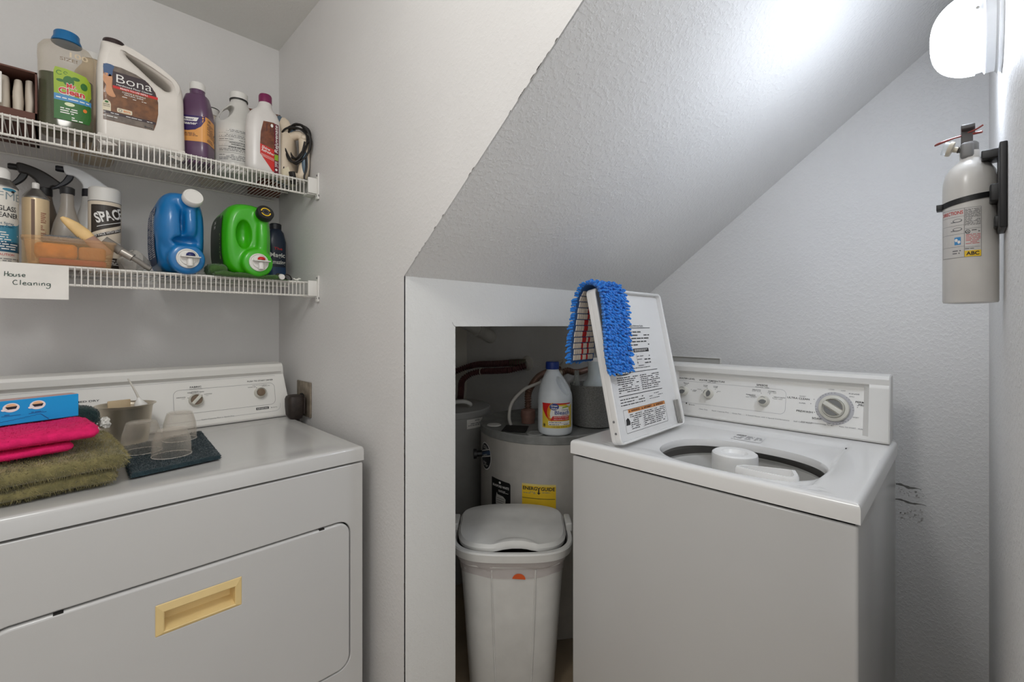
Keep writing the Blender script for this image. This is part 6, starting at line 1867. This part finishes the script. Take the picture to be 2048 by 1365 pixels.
g = G(mat('pipe_pink_brown', (140, 104, 92), .6, var=(30, .1))); g.lathe([(.030, HT), (.030, HT + .02), (.034, HT + .03), (.032, .868), (.02, .875), (0, .875)], 24, (1.503, 1.40, 0)); lab(g.build('insulated_nipple', t), 'pinkish brown insulated pipe base')
t = thing('electric_cable', 'white electric cable arching from the heater top behind the bleach jug', 'cable', (0, 0, 0))
g = G(mat('cable_white', (190, 186, 178), .5)); g.tube([(1.405, 1.412, HT + .004), (1.40, 1.418, .85), (1.42, 1.42, .91), (1.48, 1.40, .965), (1.56, 1.39, .985), (1.66, 1.42, 1.0), (1.80, 1.50, 1.03), (1.936, 1.55, 1.06)], .0075, 10, 6); g.build('cable_sheath', t)
for k, (y, z, lb) in enumerate(((1.812, 1.030, 'round white pipe collar on the nook wall where two dark hoses enter'), (1.556, 1.016, 'round white pipe collar on the nook wall above the bleach cap'))):
    t = thing('pipe_collar', lb, 'pipe collar', (XC, y, z), 0, 'pipe collars on the nook wall')
    g = G(mat('collar_white', (205, 201, 192), .5)); g.T = Matrix.Rotation(-PI / 2, 4, 'Y'); g.lathe([(.045, 0), (.044, .004), (.03, .012), (.018, .014), (.018, .02), (0, .02)], 32); g.build('collar_ring', t)
t = thing('corrugated_hose', 'upper dark maroon corrugated hose running left from the nook wall', 'hose', (0, 0, 0), 0, 'dark hoses in the nook')
g = G(HOSE); g.tube([(1.92, 1.815, 1.032), (1.89, 1.86, 1.033), (1.875, 1.95, 1.024), (1.87, 2.06, 1.014), (1.86, 2.16, 1.006), (1.83, 2.24, .985), (1.75, 2.29, .95)], .017, 12, 6, True, (.014, .0028)); g.build('hose_tube', t)
g = G(mat('hose_sleeve', (84, 80, 62), .6)); g.tube([(1.925, 1.812, 1.033), (1.90, 1.845, 1.034), (1.884, 1.90, 1.030)], .021, 12, 4); g.build('hose_end', t)
t = thing('corrugated_hose', 'lower dark hose bending down to the tank top at the left of the nook', 'hose', (0, 0, 0), 0, 'dark hoses in the nook')
g = G(HOSE); g.tube([(1.915, 1.80, 1.018), (1.86, 1.86, .995), (1.83, 1.96, .982), (1.80, 2.06, .974), (1.75, 2.11, .955), (1.70, 2.12, .92), (1.66, 2.08, .87), (1.63, 2.05, .835)], .0165, 12, 6, True, (.014, .0028)); g.build('hose_tube', t)
g = G(mat('zip_tie', (190, 184, 170), .5)); g.tube([(1.80 + .021 * math.cos(a), 2.06 + .006 * math.cos(a), .974 + .021 * math.sin(a)) for a in [2 * PI * i / 14 for i in range(15)]], .003, 6, 0); g.build('clamp', t)
t = thing('drain_pipe', 'white plastic drain pipe slanting down from the nook ceiling into the wall', 'pipe', (0, 0, 0))
PV = mat('pvc_white', (205, 203, 196), .5)
g = G(PV); g.tube([(1.94, 2.12, 1.176), (1.70, 2.093, 1.262), (1.45, 2.06, 1.352), (1.02, 2.01, 1.50)], .034, 20, 0); g.build('pipe_tube', t)
g = G(PV); g.tube([(1.938, 2.1195, 1.1765), (1.80, 2.104, 1.227)], .041, 20, 0); g.build('coupling', t)
t = thing('storage_tank', 'second grey tank with a white label at the left back of the nook', 'tank', (1.446, 1.948, 0.001))
g = G(mat('tank_grey', (158, 157, 153), .45)); g.lathe([(.236, 0), (.238, .004), (.238, .795), (.24, .797), (.24, .822), (.236, .827), (0, .829)], 72); g.build('tank_body', t)
L = Label(cyl_map(.238, a0=270), .012); L.rect(PAPER, -.043, .745, .06, .790, .001); L.lines(INKG, -.036, .752, .05, .774, .008, seed=101, lift=.0015); L.text(INK, 'NOTICE', .02, .779, .007, .03, .0016, .02, align='c'); L.build('label', t)
g = G(PV); g.tube([(-.10, .0, .83), (-.03, -.09, .855), (.02, -.13, .86), (.055, -.14, .845), (.065, -.125, .83)], .011, 12, 5); g.build('drain_elbow', t)
# bleach jug on the heater
t = thing('bleach_jug', 'white bleach jug with a blue cap and red and yellow label on the heater', 'jug', (1.4425, 1.192, HT + .0005), -45)
g = round_jug(t, .0705, .290, mat('bleach_white', (216, 222, 226), .35, sss=.05), 1, False); g.build('jug_body', t)
g = G(mat('bleach_cap_blue', (24, 52, 128), .4)); g.lathe([(.0265, .262), (.0275, .264), (.0275, .289), (.025, .292), (0, .292)], 36, (-.011, 0, 0)); lab(g.build('cap', t), 'dark blue ribbed cap')
L = Label(cyl_map(.0707), .004)
BY = mat('bleach_yellow', (224, 196, 66), .45); BR = mat('bleach_red', (206, 34, 32), .45)
L.rect(BY, -.062, .033, .072, .132, .0005)
L.poly(BR, [(-.062, .132), (.066, .132), (.060, .1275), (.0, .126), (-.022, .118), (-.030, .098), (-.026, .075), (-.018, .062), (-.028, .062), (-.045, .080), (-.058, .105)], .0009)
for q in range(3): L.ring(YEL, .006, .095, .044 - q * .004, .046 - q * .005, .045, .0012, 120, 235)
L.poly(WHT, [(-.026, .092), (-.018, .112), (.0, .120), (.045, .118), (.054, .105), (.054, .078), (-.02, .070)], .0010, 3)
L.disc(BLUE, -.010, .118, .0185, .0135, .0014); L.text(WHT, 'Great', -.010, .1185, .0075, .026, .0018, .02, align='c'); L.text(WHT, 'Value', -.010, .1085, .0068, .024, .0018, .02, align='c')
L.poly(mat('bleach_lime', (150, 180, 50), .5), [(.020, .112), (.05, .115), (.054, .120), (.024, .118)], .0013); L.text(INK, 'Cleaning', .035, .1035, .0055, .03, .0013, .0, align='c')
L.text(BLUE, 'Bleach', .023, .088, .0145, .062, .0016, .015, align='c'); L.rect(BR, .02, .084, .052, .0852, .0014)
L.poly(BR, [(-.016, .081), (.054, .081), (.054, .0635), (-.026, .0635)], .0013); L.text(WHT, 'KILLS 99.9% OF GERMS*', .020, .0745, .0042, .062, .0017, .01, align='c'); L.text(WHT, 'KILLS COVID-19 VIRUS*', .020, .0665, .0042, .062, .0017, .01, align='c')
for z in (.053, .0445): L.rect(WHT, -.034, z, .058, z + .0075, .0012)
L.lines(INK, -.030, .0545, .03, .0600, .0048, seed=102, lift=.0016); L.lines(INK, -.030, .0460, .05, .0515, .0048, seed=103, lift=.0016); L.text(INK, '1.43 GAL (5.41 L)', .012, .0365, .0042, .062, .0012, .01, align='c'); L.ring(INK, -.052, .044, .006, .007, .25, .0011); L.disc(INK, -.052, .044, .003, .004, .0011)
L.build('label', t)
# pot with bottles
PTX, PTY = 1.686, 1.172
t = thing('grey_pot', 'grey speckled metal pot on the right side of the heater top', 'pot', (PTX, PTY, HT + .0005))
g = G(mat('pot_grey', (146, 146, 143), .5, .3, var=(220, .15))); g.lathe([(0, .001), (.086, 0), (.093, .004), (.097, .02), (.102, .172), (.1045, .176), (.105, .181), (.1015, .182), (.0985, .175), (.094, .02), (.086, .008), (0, .006)], 64, (0, 0, 0), False); g.build('pot_body', t)
t = thing('pale_bottle', 'pale white spray bottle standing in the grey pot under the mop pad', 'bottle', (1.668, 1.156, HT + .0075), -45)
g = G(mat('pale_bottle_white', (196, 204, 204), .4)); g.loft([(0, .05, .04, 2.4, 0, 0), (.14, .054, .044, 2.4, 0, 0), (.18, .046, .04, 2.2, 0, 0), (.20, .031, .03, 2, 0, 0), (.23, .027, .027, 2, 0, 0), (.262, .028, .028, 2, 0, 0), (.270, .031, .031, 2, 0, 0), (.276, .031, .031, 2, 0, 0)], 32); g.build('bottle', t)
g = G(PLAS); g.lathe([(.024, .275), (.024, .292), (0, .293)], 24); g.build('cap', t)
t = thing('red_trigger_bottle', 'bottle with a red trigger in the grey pot, beside the washer lid', 'bottle', (1.746, 1.140, HT + .0075), -45)
g = G(PLAS); g.loft([(0, .018, .018, 2, 0, 0), (.20, .018, .018, 2, 0, 0), (.23, .012, .012, 2, 0, 0), (.25, .011, .011, 2, 0, 0)], 20); g.build('bottle', t)
g = G(RED); g.solid([[(-.022, .265), (.012, .268), (.014, .24), (.0, .235), (-.006, .222), (-.010, .205), (-.020, .200), (-.024, .212), (-.018, .232)]], .009, .003, 3, 4); lab(g.build('trigger', t), 'red trigger')
t = thing('clear_bag', 'clear plastic bag poking out of the left side of the grey pot', 'bag', (1.630, 1.224, HT + .008))
g = G(clear('bag_clear', (190, 194, 190), .35, .2))
def cbag(a, b):
    th = 2 * PI * a
    q = 1 + .3 * noise.noise(Vector((math.cos(th) * 2, math.sin(th) * 2, b * 4)))
    k = .6 + .4 * math.sin(PI * min(1, b * .9 + .1))
    return (.017 * q * k * math.cos(th), .015 * q * k * math.sin(th), .225 * b + .008 * q * b)
g.grid(cbag, 24, 14); g.build('bag_film', t, smooth_deg=25)
